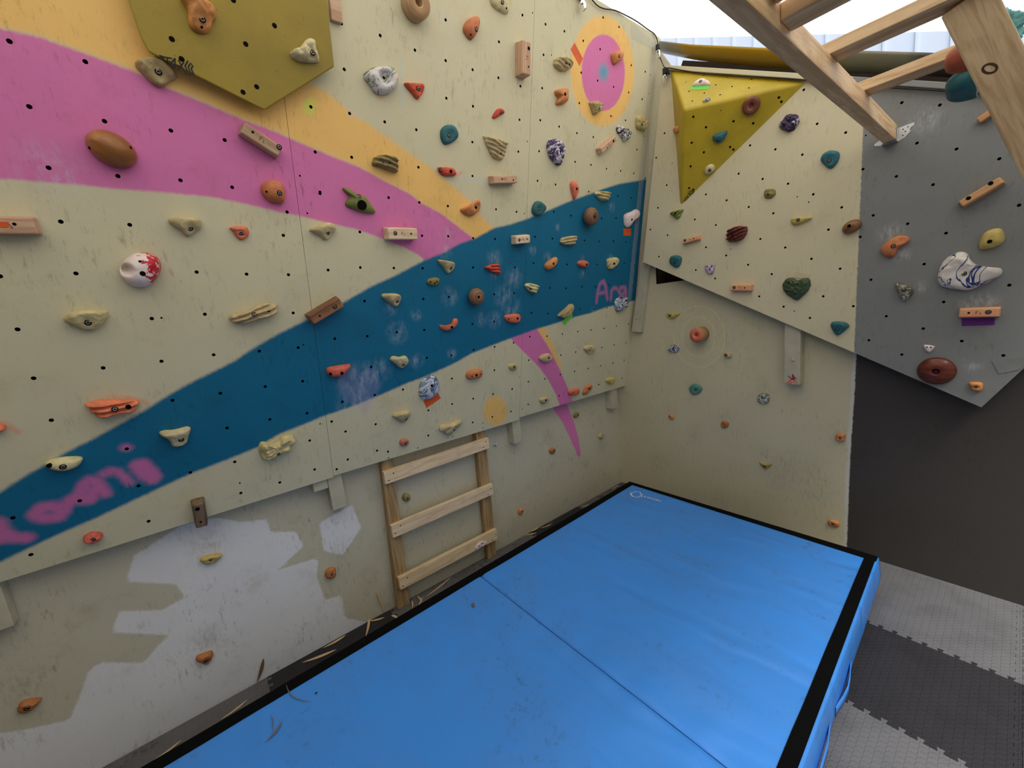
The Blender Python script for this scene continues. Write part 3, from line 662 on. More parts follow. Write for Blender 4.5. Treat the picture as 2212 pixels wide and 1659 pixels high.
mat_root = new('crash_mat', None); tag(mat_root, 'large blue vinyl crash mat with black velcro edges lying on the floor tiles', 'crash mat')
new('mat_body', bm2me('mat_body', bm, M_vinyl, True), mat_root)
def strip(nm, pts_out, pts_in, m, z=HM + .0035, th=.003):
    vs = [(p[0], p[1], z) for p in pts_out] + [(p[0], p[1], z) for p in pts_in] + [(p[0], p[1], z - th) for p in pts_out] + [(p[0], p[1], z - th) for p in pts_in]; n = len(pts_out); fs = []
    for i in range(n - 1): fs += [(i, i + 1, n + i + 1, n + i), (2 * n + i, i, i + 1, 2 * n + i + 1)[::-1], (n + i, n + i + 1, 3 * n + i + 1, 3 * n + i)[::-1]]
    bm = bmesh.new(); b = [bm.verts.new(v) for v in vs]; [bm.faces.new([b[i] for i in q]) for q in fs]; return new(nm, bm2me(nm, bm, m), mat_root)
iBL = V(FM.px(1366, 1048)); iL = V(FM.px(352, 1659)); di = (iL - iBL).normalized(); iBRo = V(FM.px(1868.5, 1201.5)); iR = V(FM.px(1678, 1658)); dr2 = (iR - iBRo).normalized()
wob = lambda a, b, n=24, w=.0015: [a.lerp(b, i / n) + V((noise.noise(V((i * 1.7, a.x * 9, 0))), noise.noise(V((i * 1.7, 5, a.y * 9))))) * w for i in range(n + 1)]
strip('velcro_edge', wob(cBL, cFL, w=0), wob(iBL, iBL + di * 2.95), M_black)
strip('velcro_edge', wob(cBR + (cBL - cBR) * .004, cFR + (cFL - cFR) * .004, w=0), wob(iBRo, iBRo + dr2 * 2.96), M_black, HM + .005)
strip('velcro_edge', wob(cBL, cBR, w=0), wob(iBL, V(FM.px(1893, 1214)), w=.003), M_black, HM + .004)
# seam line, handles and printed logo
a = V(FM.px(1045, 1246)); b = V(FM.px(1629, 1658)); 
sp_ = [bil(k / 60, tm) for k in range(61)]; new('mat_seam', tube_me('mat_seam', [(p.x, p.y, HM + .004 * noise.noise(V((p.x * 2.5, p.y * 2.5, 3))) * min(1, min(k / 60, 1 - k / 60) * 12) - .0095) for k, p in enumerate(sp_)], .0016, plain('seam_thread', (20, 56, 104), .8), 6), mat_root)
for y0, y1 in ((-1.02, -1.28), (-1.36, -1.9)):
    def sx(y): t = (cBR.y - y) / (cBR.y - cFR.y); return cBR.x + (cFR.x - cBR.x) * t + .012
    P = [(y0, .0), (y0 - .03, .003), (y0 - .07, .009), ((y0 + y1) / 2, .013), (y1 + .07, .009), (y1 + .03, .003), (y1, 0)]
    bm = bmesh.new(); pr = None
    for y, o_ in P:
        q = [bm.verts.new((sx(y) + o_, y, z)) for z in (.075, .115)] + [bm.verts.new((sx(y) + o_ + .003, y, z)) for z in (.115, .075)]
        if pr: [bm.faces.new((pr[i], pr[(i + 1) % 4], q[(i + 1) % 4], q[i])) for i in range(4)]
        pr = q
    new('mat_handle', bm2me('mat_handle', bm, M_vinyl, True), mat_root)
M_wprint = plain('white_print', (222, 234, 246), .5)
def pl2(fr, org, k, s): return [(org[0] + float(t.split(',')[0]) / k, org[1] + float(t.split(',')[1]) / k) for t in s.split()]
fm2 = FM.shift(.002)
lg = [pl2(FM, (1340, 1030), 18.43, s) for s in ("600,580 400,700 450,740 650,825 700,820 890,690", "600,590 780,600 830,710 870,790 800,800", "410,620 450,740 490,800")]
ribbon('printed_logo', fm2, 0, lg, .006, M_wprint, mat_root, .001)
def text_me(s, size, m, shear=0., ext=.0003):
    cu = bpy.data.curves.new('lettering', 'FONT'); cu.body = s; cu.size = size; cu.shear = shear; cu.extrude = ext; cu.offset = 0
    o = bpy.data.objects.new('tmp', cu); COL.objects.link(o); bpy.context.view_layer.update()
    me = bpy.data.meshes.new_from_object(o.evaluated_get(bpy.context.evaluated_depsgraph_get())); bpy.data.objects.remove(o); me.materials.clear(); me.materials.append(m); return me
p0 = V(FM.px(1431, 1083)); p1 = V(FM.px(1391, 1071.5)); me = text_me('MEMAX', .1, M_wprint, .25); wd = max(v.co.x for v in me.vertices)
dx = (p1 - p0); L_ = dx.length; ang = math.atan2(dx.y, dx.x); sc = L_ / wd
new('printed_lettering', me, mat_root, Matrix.Translation((p0.x, p0.y, HM + .0035)) @ Matrix.Rotation(ang, 4, 'Z') @ Matrix.Diagonal((sc, sc * .82, 1, 1)))

# ------------------------------------------------------------------ timber: struts, wall ladder, overhead frame
M_pine = wood('pine_board', (226, 202, 166), (206, 178, 138))
M_pine2 = wood('weathered_pine', (176, 146, 102), (142, 112, 70))
M_beam = wood('overhead_pine', (226, 196, 154), (198, 162, 118))
M_cream = plain('cream_painted_timber', (186, 180, 156), .6)
def wbx(nm, a, m, par=None, bev=.003, M=None):
    cx, cy, cz = (a[0] + a[1]) / 2, (a[2] + a[3]) / 2, (a[4] + a[5]) / 2; s = (a[1] - a[0], a[3] - a[2], a[5] - a[4]); ax = s.index(max(s))
    # local x runs along the longest side so the grain follows it
    X = V([1 if i == ax else 0 for i in range(3)]); Z = V((0, 0, 1)) if ax != 2 else V((1, 0, 0)); Y = Z.cross(X); dims = [abs(V(s).dot(q)) for q in (X, Y, Z)]
    me = box_me(nm, -dims[0] / 2, dims[0] / 2, -dims[1] / 2, dims[1] / 2, -dims[2] / 2, dims[2] / 2, m, bev, 2)
    T = Matrix(((X[0], Y[0], Z[0], cx), (X[1], Y[1], Z[1], cy), (X[2], Y[2], Z[2], cz), (0, 0, 0, 1)))
    return new(nm, me, par, (M or Matrix()) @ T)
for (y0, y1, z0), lab in (((-2.392, -2.325, .722), 'cream wooden strut sticking out below the panels at the first seam'), ((-2.46, -2.394, .846), 'short cream wooden offcut under the panel edge beside the longer strut'),
                    ((-3.56, -3.445, .725), 'cream wooden strut at the left edge of the photo, below the panel'), ((-1.208, -1.138, .73), 'cream wooden strut below the panels between the ladder and the pink stripe tail'), ((-.143, -.06, .73), 'cream wooden strut below the panels closest to the corner')):
    tag(wbx('wooden_strut', (.001, .0605 + max(0, 0), y0, y1, z0, .895), M_cream), lab, 'strut', 'struts under the left panels')
lad = new('wooden_ladder', None, None, Matrix.Translation((0, -1.8, 0))); tag(lad, 'low wooden ladder of three boards on two posts against the left wall', 'ladder')
for ya, yb, yc, yd in ((-2.151, -2.08, -2.109, -2.045), (-1.515, -1.447, -1.492, -1.421)):
    vs = [(x, y, z) for z, p, q in ((.013, ya, yb), (.94, yc, yd)) for x, y in ((.001, p), (.047, p), (.047, q), (.001, q))]
    bm = bmesh.new(); b = [bm.verts.new((v[2], v[1] - ya, v[0])) for v in vs]
    for q in ((0, 1, 2, 3), (4, 5, 6, 7), (0, 1, 5, 4), (1, 2, 6, 5), (2, 3, 7, 6), (3, 0, 4, 7)): bm.faces.new([b[i] for i in q])
    bmesh.ops.recalc_face_normals(bm, faces=bm.faces); bmesh.ops.bevel(bm, geom=bm.edges[:], offset=.002, affect='EDGES')
    new('post', bm2me('post', bm, M_pine2), lad, Matrix(((0, 0, 1, 0), (0, 1, 0, ya), (1, 0, 0, 0), (0, 0, 0, 1))))
NAIL = ["1185,780 1147,842 1973,511 1953,557", "1245,1226 1202,1292 2017,911 1992,959", ""]
for (y0, y1, z0, z1), nl in (((-2.118, -1.421, .768, .838), (10, NAIL[0])), ((-2.124, -1.433, .456, .529), (10, NAIL[1])), ((-2.131, -1.442, .14, .214), (14, "1303,35 1266,107"))):
    rg = wbx('rung', (.0475, .075, y0, y1, z0, z1), M_pine, lad)
    fr_ = Fr((.0752, 0, 0), (0, 1, 0), (0, 0, 1))
    pts = PT(*nl) + (PT(10, "2058,1297 2030,1350") if nl[0] == 14 else [])
    for u, v in pts:
        a, b = fr_.px(u, v); new('screw_hole', ME_screw, rg, fr_.M(a, b, -.0005) @ Matrix.Diagonal((.8, .8, .8, 1)))
fb_ = FB.shift(0)
def bstrut(x0, x1, z0, z1, lab, sc):
    a = FB.e1; o = new('wooden_strut', box_me('wooden_strut', x0, x1, z0, z1, .001, .068, M_cream, .003), None, FB.M()); tag(o, lab, 'strut', 'struts under the tilted back panel')
    if sc: u, v, _ = hw(*sc)[0]; p = FB.px(u, v, .07); new('screw_head', lathe_me('screw_head', [(.009, 0), (.008, .004), (.004, .006), (.0005, .006)], M_cream, 16), o, FB.M(p[0], p[1], .068))
    return o
sb = bstrut(1.291, 1.372, 1.016, 1.42, 'cream wooden strut under the tilted panel with a small red painted star', (8, '248,1428'))
fs_ = FB.shift(.0682)
M_star = plain('star_red', (150, 34, 62), .6); M_redp = plain('red_rub', (222, 120, 96), .7)
ribbon('painted_star', fs_, 20, ["465,1200 468,1330", "400,1270 530,1355", "520,1265 395,1355", "365,1240 440,1310", "560,1295 450,1305", "480,1215 500,1330"], .0045, M_star, sb)
ribbon('red_smear', fs_, 20, ["310,1395 450,1385 580,1410", "310,1415 440,1410"], .006, M_redp, sb)
fb5 = FB.shift(.045); pq = [fb5.px(*q) for q in ((1364, 716), (1383, 718), (1400, 573), (1386, 562))]
cb = tag(new('wooden_strut', prism_me('wooden_strut', pq, .001, .045, M_cream, .002), None, FB.M()), 'tall narrow cream board in the corner below the tilted panel', 'strut', 'struts under the tilted back panel')
p = fb5.px(*PT(7, '1087,1076')[0]); new('screw_head', lathe_me('screw_head', [(.009, 0), (.008, .004), (.004, .006), (.0005, .006)], M_cream, 16), cb, FB.M(p[0], p[1], .045))

frame = new('overhead_timber_frame', None, None, Matrix.Translation((1.72, -.11, 2.2))); tag(frame, 'overhead pine frame with three crossbars and a leaning post, hung from the back wall', 'timber frame')
wbx('beam', (1.7, 1.746, -2.9, -.1125, 2.202, 2.268), M_beam, frame, .004)
wbx('beam', (2.015, 2.058, -1.10, -.6, 2.202, 2.268), M_beam, frame, .004)
wbx('crossbar', (1.7465, 2.0145, -1.575, -1.50, 2.223, 2.262), M_beam, frame, .003)
wbx('crossbar', (1.69, 2.07, -1.163, -1.08, 2.2685, 2.303), M_beam, frame, .003)
wbx('crossbar', (1.69, 2.07, -.733, -.648, 2.2685, 2.303), M_beam, frame, .003)
wbx('crossbar', (1.7465, 2.0145, -1.66, -1.60, 2.25, 2.285), M_beam, frame, .003)
# leaning post nearest the camera
def cpt(u, v, z): rr = ray(u, v); return CAM + rr * (z / FPX)
pa, pb = cpt(2086, -2, 1.03), cpt(2086 + 130, -2 + 262, 1.05); dd = (pb - pa).normalized(); Lp = (pa.z - .04) / -dd.z
zz = (CAM - pa); zz = (zz - dd * zz.dot(dd)).normalized(); yy = zz.cross(dd); wv = .091
me = box_me('leaning_post', 0, Lp, -wv / 2, wv / 2, -.045, 0, wood('post_pine', (204, 178, 138), (176, 146, 106)), .004, 2)
post = new('leaning_post', me, frame, Matrix(((dd[0], yy[0], zz[0], pa[0]), (dd[1], yy[1], zz[1], pa[1]), (dd[2], yy[2], zz[2], pa[2]), (0, 0, 0, 1))))
kf = Fr(pa + zz * .0005, dd, yy)
if kf.n.dot(zz) < 0: kf = Fr(pa + zz * .0005, yy, dd)
kc = kf.px(2138, 148); M_knot = plain('dark_knot', (66, 40, 22), .7)
kv = []; 
for i in range(24): t = 2 * math.pi * i / 24; kv += [(math.cos(t) * .0165, math.sin(t) * .0115, 0), (math.cos(t) * .0115, math.sin(t) * .0065, .0003)]
new('knot', mesh('knot', kv, [(2 * i, 2 * ((i + 1) % 24), 2 * ((i + 1) % 24) + 1, 2 * i + 1) for i in range(24)], M_knot), post, kf.M(kc[0], kc[1], 0, math.radians(28)))
# patch of old tape on the first beam
M_oldt = plain('old_grey_tape', (128, 132, 140), .5)
wbx('tape_scrap', (1.737, 1.7475, -1.86, -1.785, 2.2, 2.2035), M_oldt, frame, .001)
# joist hanger
M_galv = plain('galvanised_steel', (196, 198, 200), .35, .85)
hg = new('joist_hanger', None, None, FD.M(*FD.px(1935, 300), .0005)); tag(hg, 'galvanised joist hanger holding the beam end on the grey panel', 'bracket')
fx = FD.px(1939, 305)[0]; fz = FD.px(1939, 305)[1]
def dbx(nm, a, m, par): return new(nm, box_me(nm, *a, m, .0006, 1), par, FD.M())
dbx('hanger_seat', (fx - .052, fx + .003, fz - .0045, fz - .0025, .001, .04), M_galv, hg)
dbx('hanger_side', (fx + .0015, fx + .003, fz - .004, fz + .055, .001, .04), M_galv, hg)
pl_ = prism_me('hanger_flange', [(0, 0), (.022, .008), (.04, .03), (.036, .036), (.04, .045), (.05, .05), (.05, .062), (0, .058)], .0005, .0022, M_galv)
fg = new('hanger_flange', pl_, hg, FD.M(fx + .003, fz - .002, 0, 0))
for a, b in ((.014, .02), (.022, .034), (.03, .05), (.014, .046)): c = bpy.data.objects.new('nail_hole', ME_screw); COL.objects.link(c); c.parent = fg; c.matrix_basis = Matrix.Translation((a, b, .0017)) @ Matrix.Diagonal((.6, .6, .6, 1))
new('hanger_flange', prism_me('hanger_flange', [(0, 0), (0, .03), (-.012, .028), (-.03, .018), (-.03, .01)], .0005, .0022, M_galv), hg, FD.M(fx - .052, fz - .002, 0, 0))

# ------------------------------------------------------------------ yellow volumes
def vol_mat(name, rgb):
    t = NT(name); co = t.coord(); n = t.noise(co, 5, 5, .65); n2 = t.noise(co, 420, 2); vo = t.n('ShaderNodeTexVoronoi'); vo.inputs['Scale'].default_value = 34; t.l(co, vo.inputs['Vector'])
    c = lin(rgb); col = t.mix(t.map(n, .35, .7), c, dk(c, .82)); col = t.mix(t.map(vo.outputs['Distance'], .05, .09, .75, 0), col, dk(c, .3))
    col = t.mix(t.math('MULTIPLY', t.map(t.noise(co, 30, 5, .7), .6, .75), .35), col, dk(c, .45))
    t.bump(t.math('ADD', n2, t.math('MULTIPLY', t.map(vo.outputs['Distance'], .04, .09), 1.5)), .2, .003); return t.fin(col, .48, 0, .5)
M_vol, M_vol2 = vol_mat('olive_yellow_volume', (148, 126, 14)), vol_mat('bright_yellow_volume', (184, 160, 28))
def holes_on(par, fr, reg, s, r_=1.):
    for t in s.split():
        k = r_
        if t[-1] == 's': t = t[:-1]; k = .35
        (u, v), = PT(reg, t); a, b = fr.px(u, v); c = new('bolt_hole', ME_hole, par, fr.M(a, b, 0)); c.scale = (k, k, 1)
ME_hole = lathe_me('bolt_hole', [(.0074, -.004), (.0074, .0006), (.0066, .0008)], M_dark, 16)
FV1 = FL.shift(.055)
v1 = [FV1.px(u, v) for u, v in ((300, 76), (319, 113), (572, 240), (724, 145), (706, -20), (640, -130), (420, -170), (245, -90))]
c1 = (sum(p[0] for p in v1) / 8, sum(p[1] for p in v1) / 8)
me = prism_me('climbing_volume', [(p[0] - c1[0], p[1] - c1[1]) for p in v1], .0005, .055, M_vol, .007, -.035)
vol1 = tag(new('climbing_volume', me, None, FL.M(*c1)), 'big flat olive-yellow polygonal climbing volume at the top left of the left wall', 'climbing volume', 'yellow climbing volumes')
holes_on(vol1, FV1.shift(.0002), 1, "1466,333 2097,376 1550,503 2074,786 2190,740 1990,0"); holes_on(vol1, FV1.shift(.0002), 2, "170,218")
ribbon('marker_lettering', FV1.shift(.0002), 14 + 3, ["300,400 560,480 820,520", "640,490 640,650", "310,440 480,520", "760,780 960,530 975,960", "790,740 1150,850", "740,640 790,800", "1130,600 1240,840 1450,1230", "1340,700 1240,830 1120,1040", "1520,640 1400,860 1600,1270", "1600,790 1540,920 1710,1260", "1740,840 1670,980 1800,1240", "1630,740 1680,780"], .0035, M_ink, vol1)
A_, B_, C_ = [FD.wpx(*p, .001) for p in ((1449, 151), (1743, 176), (1470, 444))]; AP = FD.shift(.21).wpx(1477, 237)
bm = bmesh.new(); q = [bm.verts.new(p) for p in (A_, B_, C_, AP)]
for t in ((0, 1, 2), (0, 1, 3), (1, 2, 3), (2, 0, 3)): bm.faces.new([q[i] for i in t])
bmesh.ops.recalc_face_normals(bm, faces=bm.faces); bmesh.ops.bevel(bm, geom=[e for e in bm.edges if q[3] in e.verts] + [q[3]], offset=.014, segments=4, profile=.5, affect='EDGES')
VM = FD.M(*FD.px(1540, 260)); me = bm2me('climbing_volume', bm, M_vol2); me.transform(VM.inverted())
for p in me.polygons: p.use_smooth = False
vol2 = tag(new('climbing_volume', me, None, VM), 'bright yellow three-sided pyramid volume at the top of the tilted back panel', 'climbing volume', 'yellow climbing volumes')
def tri_fr(a, b, c):
    f_ = Fr(a, b - a, c - a)
    if f_.n.dot(CAM - a) < 0: f_ = Fr(a, b - a, a - c)
    if f_.n.dot(CAM - a) < 0: f_ = Fr(a, a - b, c - a)
    return f_.shift(.0003)
VT, VF, VL = tri_fr(A_, B_, AP), tri_fr(AP, B_, C_), tri_fr(C_, A_, AP)
holes_on(vol2, VF, 3, "1571,996 1806,943s 1914,1034 1679,1085 2082,1052 1557,1218 1885,1254 1913,1276 1661,1299 1548,1419 1535,1605 1571,1617", .85); holes_on(vol2, VF, 4, "128,829 149,865", .85)
holes_on(vol2, VT, 3, "1515,610s 1480,627s 1860,657s 1885,637 1660,642 1507,700s 1762,724 1901,738 2068,675 2045,750 1665,793 1535,778 1800,808 1562,862", .6); holes_on(vol2, VT, 4, "143,665 125,687s", .6)
ribbon('marker_lettering', VF, 14 + 4, ["840,1040 760,1110 800,1130 850,1090 890,1130 820,1185", "800,1030 870,960", "835,1000 920,1070", "950,1025 890,900 1030,960", "930,990 990,920", "920,830 1210,815", "960,750 1085,900", "990,690 1060,780 1225,760", "1045,660 1100,710 1230,712", "1085,630 1130,670 1230,675"], .003, M_ink, vol2)

# ------------------------------------------------------------------ top of the back wall: batten, flashing, fence, tarpaulin, lights
bt = [FD.wpx(1437, 147, .02), FD.wpx(2082, 190, .02)]; bd_ = (bt[1] - bt[0]).normalized(); L_ = 2.1
BX = Fr(bt[0] + FD.n * -.02 - V((0, 0, 0)), bd_, FD.n.cross(bd_))
t = NT('batten_paint'); co = t.coord(); s = t.n('ShaderNodeSeparateXYZ'); t.l(co, s.inputs[0]); M_bat = t.fin(t.mix(t.map(s.outputs[0], 1.085, 1.095), lin((206, 200, 164)), lin((128, 130, 128))), .6)
tag(new('trim_1', box_me('trim_1', -.01, L_, -.008, .016, .0005, .022, M_bat, .003), None, BX.M()), kind='structure')
fbd = Fr(FB.w(0, 0, -.06), bd_, FB.n.cross(bd_)); oo = (bt[0] - fbd.O); a0, b0 = oo.dot(fbd.e1), oo.dot(fbd.e2)
tag(new('gap_shade_strip', box_me('gap_shade_strip', a0 - .1, a0 + L_, b0 - .12, b0 + .105, -.14, -.12, plain('gap_shade_brown', (44, 30, 22), .9), .003), None, fbd.M()), 'dark brown strip standing in for shade in the gap above the tilted panel', 'shade strip')  # dark strip added behind the gap to paint in its shade
# curved sheet; the yellow volume's reflection is painted into its colour ramp
t = NT('sheet_metal_painted_reflection'); co = t.coord(); s = t.n('ShaderNodeSeparateXYZ'); t.l(co, s.inputs[0]); n = t.noise(co, 9, 4, .6)
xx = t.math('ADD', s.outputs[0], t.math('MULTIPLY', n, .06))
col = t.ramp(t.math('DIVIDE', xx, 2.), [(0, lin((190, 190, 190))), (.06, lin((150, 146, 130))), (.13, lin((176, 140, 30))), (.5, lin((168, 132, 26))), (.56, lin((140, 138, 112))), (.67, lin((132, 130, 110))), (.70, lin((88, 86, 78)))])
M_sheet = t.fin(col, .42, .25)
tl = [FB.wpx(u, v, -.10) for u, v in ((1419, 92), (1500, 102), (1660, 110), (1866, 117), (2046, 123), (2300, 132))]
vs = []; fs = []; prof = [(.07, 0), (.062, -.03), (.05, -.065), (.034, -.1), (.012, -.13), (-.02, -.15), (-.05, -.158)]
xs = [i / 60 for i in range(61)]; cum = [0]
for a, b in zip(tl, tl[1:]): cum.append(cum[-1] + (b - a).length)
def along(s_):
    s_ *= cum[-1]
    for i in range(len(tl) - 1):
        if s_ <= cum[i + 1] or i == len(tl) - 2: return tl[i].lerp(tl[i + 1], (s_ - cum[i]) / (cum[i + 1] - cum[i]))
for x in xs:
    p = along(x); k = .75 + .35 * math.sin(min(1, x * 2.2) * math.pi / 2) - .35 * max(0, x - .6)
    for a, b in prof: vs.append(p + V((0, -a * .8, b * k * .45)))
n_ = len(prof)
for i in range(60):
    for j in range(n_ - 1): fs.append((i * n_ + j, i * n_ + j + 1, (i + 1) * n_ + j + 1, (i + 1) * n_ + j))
me = mesh('metal_flashing', [v - tl[0] for v in vs], fs, M_sheet, True); o = new('metal_flashing', me, None, Matrix.Translation(tl[0])); tag(o, 'curved grey metal sheet with a painted-in yellow reflection along the top of the back wall', 'metal sheet')
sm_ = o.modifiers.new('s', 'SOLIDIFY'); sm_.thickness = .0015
# pale corrugated fence beyond
t = NT('pale_corrugated'); M_corr = t.fin(lin((206, 220, 244)), .5, 0, .3)
vs = []; fs = []; i = 0; x = -2.5; prof = [(0, 0), (.17, 0), (.178, .018), (.192, .018), (.2, 0)]
pts = []
while x < 6: pts += [(x + a, b) for a, b in prof[:-1]]; x += .2
for a, b in pts: vs += [(a, 2.2 - b, 1.0), (a, 2.2 - b, 6.5)]
for k in range(len(pts) - 1): fs.append((2 * k, 2 * k + 2, 2 * k + 3, 2 * k + 1))
tag(new('corrugated_fence', mesh('corrugated_fence', vs, fs, M_corr)), 'pale blue-white corrugated metal fence behind the back wall', 'fence')
# white tarpaulin overhead
t = NT('white_tarpaulin'); co = t.coord(); n = t.noise(co, 1.6, 5, .65, .6); t.t.nodes.remove(t.b); df = t.n('ShaderNodeBsdfDiffuse'); tr = t.n('ShaderNodeBsdfTranslucent'); mx = t.n('ShaderNodeMixShader')
col = t.mix(t.map(n, .35, .7), lin((246, 245, 242)), lin((212, 208, 200))); t.l(col, df.inputs[0]); t.l(col, tr.inputs[0]); mx.inputs[0].default_value = .72; t.l(df.outputs[0], mx.inputs[1]); t.l(tr.outputs[0], mx.inputs[2]); t.l(mx.outputs[0], t.out.inputs[0])
bp = t.n('ShaderNodeBump'); bp.inputs['Strength'].default_value = .5; bp.inputs['Distance'].default_value = .05; t.l(n, bp.inputs['Height']); t.l(bp.outputs[0], df.inputs['Normal']); t.l(bp.outputs[0], tr.inputs['Normal'])
M_tarp = t.m
vs = []; fs = []; NX_, NY_ = 50, 60
for j in range(NY_ + 1):
    for i in range(NX_ + 1):
        x = -1.8 + 4.55 * i / NX_; y = 1.0 - 6.0 * j / NY_
        z = 3.60 - .503 * (x - .567) + .05 * noise.noise(V((x * 1.3, y * 1.1, 0))) * min(1, j / 6) + .02 * math.sin(y * 3 + x) * min(1, j / 4) - (.02 if j == 0 else 0)
        vs.append((x, y, z))
for j in range(NY_):
    for i in range(NX_): a = j * (NX_ + 1) + i; fs.append((a, a + 1, a + NX_ + 2, a + NX_ + 1))
tag(new('tarpaulin', mesh('tarpaulin', vs, fs, M_tarp, True)), 'white translucent tarpaulin stretched overhead as a roof', 'tarpaulin')
# clear plastic sheet pieces
t = NT('clear_plastic'); gl = t.n('ShaderNodeBsdfTransparent'); gl.inputs[0].default_value = (.93, .94, .95, 1); t.b.inputs['Base Color'].default_value = (.8, .82, .84, 1); t.b.inputs['Roughness'].default_value = .12
mx = t.n('ShaderNodeMixShader'); mx.inputs[0].default_value = .16; t.l(gl.outputs[0], mx.inputs[1]); t.l(t.b.outputs[0], mx.inputs[2]); t.l(mx.outputs[0], t.out.inputs[0]); t.bump(t.noise(t.coord(), 30, 3, .6), .5, .01); M_clear = t.m
pc = [FL.px(u, v) for u, v in ((1363, 46), (1419, 92), (1410, 106), (1392, 96), (1364, 82))]
def crumple(nm, fr, poly, off, amp, lab):
    A = np.array(poly); vs = [V(p) for p in poly]; ed = [(i, (i + 1) % len(poly)) for i in range(len(poly))]; (x0, y0), (x1, y1) = A.min(0), A.max(0)
    gx, gy = np.meshgrid(np.arange(x0, x1, .012), np.arange(y0, y1, .012)); G = np.c_[gx.ravel(), gy.ravel()]; G = G[sd_poly(G, poly) < -.004]; vs += [V(p) for p in G]
    co, _, fc, *_ = delaunay_2d_cdt(vs, ed, [], 0, 1e-6); fc = [q for q in fc if sd_poly(np.array([[sum(co[i][0] for i in q) / 3, sum(co[i][1] for i in q) / 3]]), poly)[0] < 0]
    c = A.mean(0); me = mesh(nm, [(p[0] - c[0], p[1] - c[1], amp * (1 + noise.noise(V((p[0] * 18, p[1] * 18, off * 99))))) for p in co], fc, M_clear, True)
    return tag(new(nm, me, None, fr.M(c[0], c[1], off)), lab, 'plastic sheet')
crumple('plastic_sheet', FL, pc, .002, .004, 'clear crumpled plastic sheet over the top corner of the left panels')
e0, e1 = V(FL.px(1419, 96)), V(FL.px(1362, 660)); crumple('plastic_sheet', FL, [tuple(e0), tuple(e1), tuple(e1 + V((-.055, 0))), tuple(e0 + V((-.055, 0)))], .001, .002, 'long clear plastic strip along the right edge of the left panels')
# string of lights
sl = new('string_lights', None, None, Matrix.Translation(FL.wpx(1421, 95, .02))); tag(sl, 'black cable with clear bulbs hung along the wall tops and round the corner', 'string lights')
M_cab = plain('black_cable', (14, 12, 12), .5)
pc = [FL.wpx(u, v, .012) for u, v in ((1180, -60), (1240, -8), (1268, -14), (1281, 2), (1292, 13), (1306, 19), (1322, 21), (1337, 26))] + [FL.wpx(1372, 44, -.012), FL.wpx(1400, 64, -.01), FL.wpx(1414, 74, .008), FL.wpx(1420, 88, .012), FL.wpx(1423, 104, .016), FL.wpx(1424, 118, .02), FL.wpx(1429, 132, .025)] + [FD.wpx(1436, 146, .03), FD.wpx(1447, 147, .03)]
pc += [FD.wpx(u, v + 4, .022) for u, v in ((1480, 149), (1530, 156), (1580, 160), (1660, 163), (1740, 169), (1830, 178), (1935, 186), (1990, 189), (2082, 195), (2230, 205))]
def smooth_path(P, k=5):
    o = []
    for i in range(len(P) - 1):
        p0, p1, p2, p3 = P[max(i - 1, 0)], P[i], P[i + 1], P[min(i + 2, len(P) - 1)]
        for j in range(k): t = j / k; o.append(.5 * ((2 * p1) + (p2 - p0) * t + (2 * p0 - 5 * p1 + 4 * p2 - p3) * t * t + (3 * p1 - p0 - 3 * p2 + p3) * t ** 3))
    return o + [P[-1]]
new('cable', tube_me('cable', smooth_path(pc), .0032, M_cab, 6), sl)
t = NT('clear_glass'); t.b.inputs['Transmission Weight'].default_value = 1; t.b.inputs['Base Color'].default_value = (1, 1, 1, 1); t.b.inputs['Roughness'].default_value = .03; M_glass = t.m
def bulb(P, R_=.02):
    sk = new('lamp_socket', lathe_me('lamp_socket', [(.006, .02), (.013, .016), (.014, -.012), (.0125, -.016)], M_cab, 18), sl, Matrix.Translation(P))
    b = bpy.data.objects.new('bulb', lathe_me('bulb', [(.011, -.014), (.013, -.02), (R_, -.034), (R_ * 1.02, -.045), (R_ * .8, -.06), (R_ * .4, -.067), (.001, -.069)], M_glass, 20)); COL.objects.link(b); b.parent = sk
bulb(FL.wpx(1257, -6, .02)); bulb(FL.wpx(1421, 103, .03), .014); bulb(FD.wpx(1436, 156, .035), .017)
sp = FD.wpx(1439, 152, .035)
for i in range(5): new('cable_clip', box_me('cable_clip', -.012, .012, -.008, .008, -.006, .006, M_cab, .003), sl, Matrix.Translation(sp + V((.006 * i - .01, -.004 * (i % 2), -.008 * i + .012))) @ Matrix.Rotation(i * 1.1, 4, 'Y'))

wf = new('added_shade_wall', box_me('added_shade_wall', -.3, 3.6, -4.5, -4.4, 0, 3.1, plain('added_wall_brown', (120, 108, 94), .9)), None, None); tag(wf, kind='structure')  # unseen wall added behind the camera to cut light from that side
# ------------------------------------------------------------------ climbing holds
R_cream = resin('resin_cream', (212, 193, 142), .6); R_tan = resin('resin_tan', (196, 176, 120), .65); R_pale = resin('resin_pale_cream', (222, 208, 160))
R_or = resin('resin_orange', (218, 140, 84)); R_cor = resin('resin_coral', (228, 118, 90)); R_red = resin('resin_red', (214, 76, 58)); R_sal = resin('resin_salmon', (214, 140, 108))
R_teal = resin('resin_teal', (48, 110, 118), .6, .7); R_tealL = resin('resin_pale_teal', (110, 176, 172)); R_grn = resin('resin_green', (128, 138, 66)); R_dgrn = resin('resin_dark_green', (62, 80, 52), .4)
R_jade = resin('resin_jade', (84, 140, 120)); R_olive = resin('resin_olive', (146, 136, 74)); R_yel = resin('resin_mustard', (206, 182, 104)); R_mar = resin('resin_maroon', (112, 48, 38), .5); R_brn = resin('resin_brown_orange', (184, 112, 62)); R_aged = resin('resin_aged_olive', (168, 152, 96), .6, .6)
R_rock = marble('stone_grey', (176, 172, 156), (96, 92, 80), None, 26, .1)
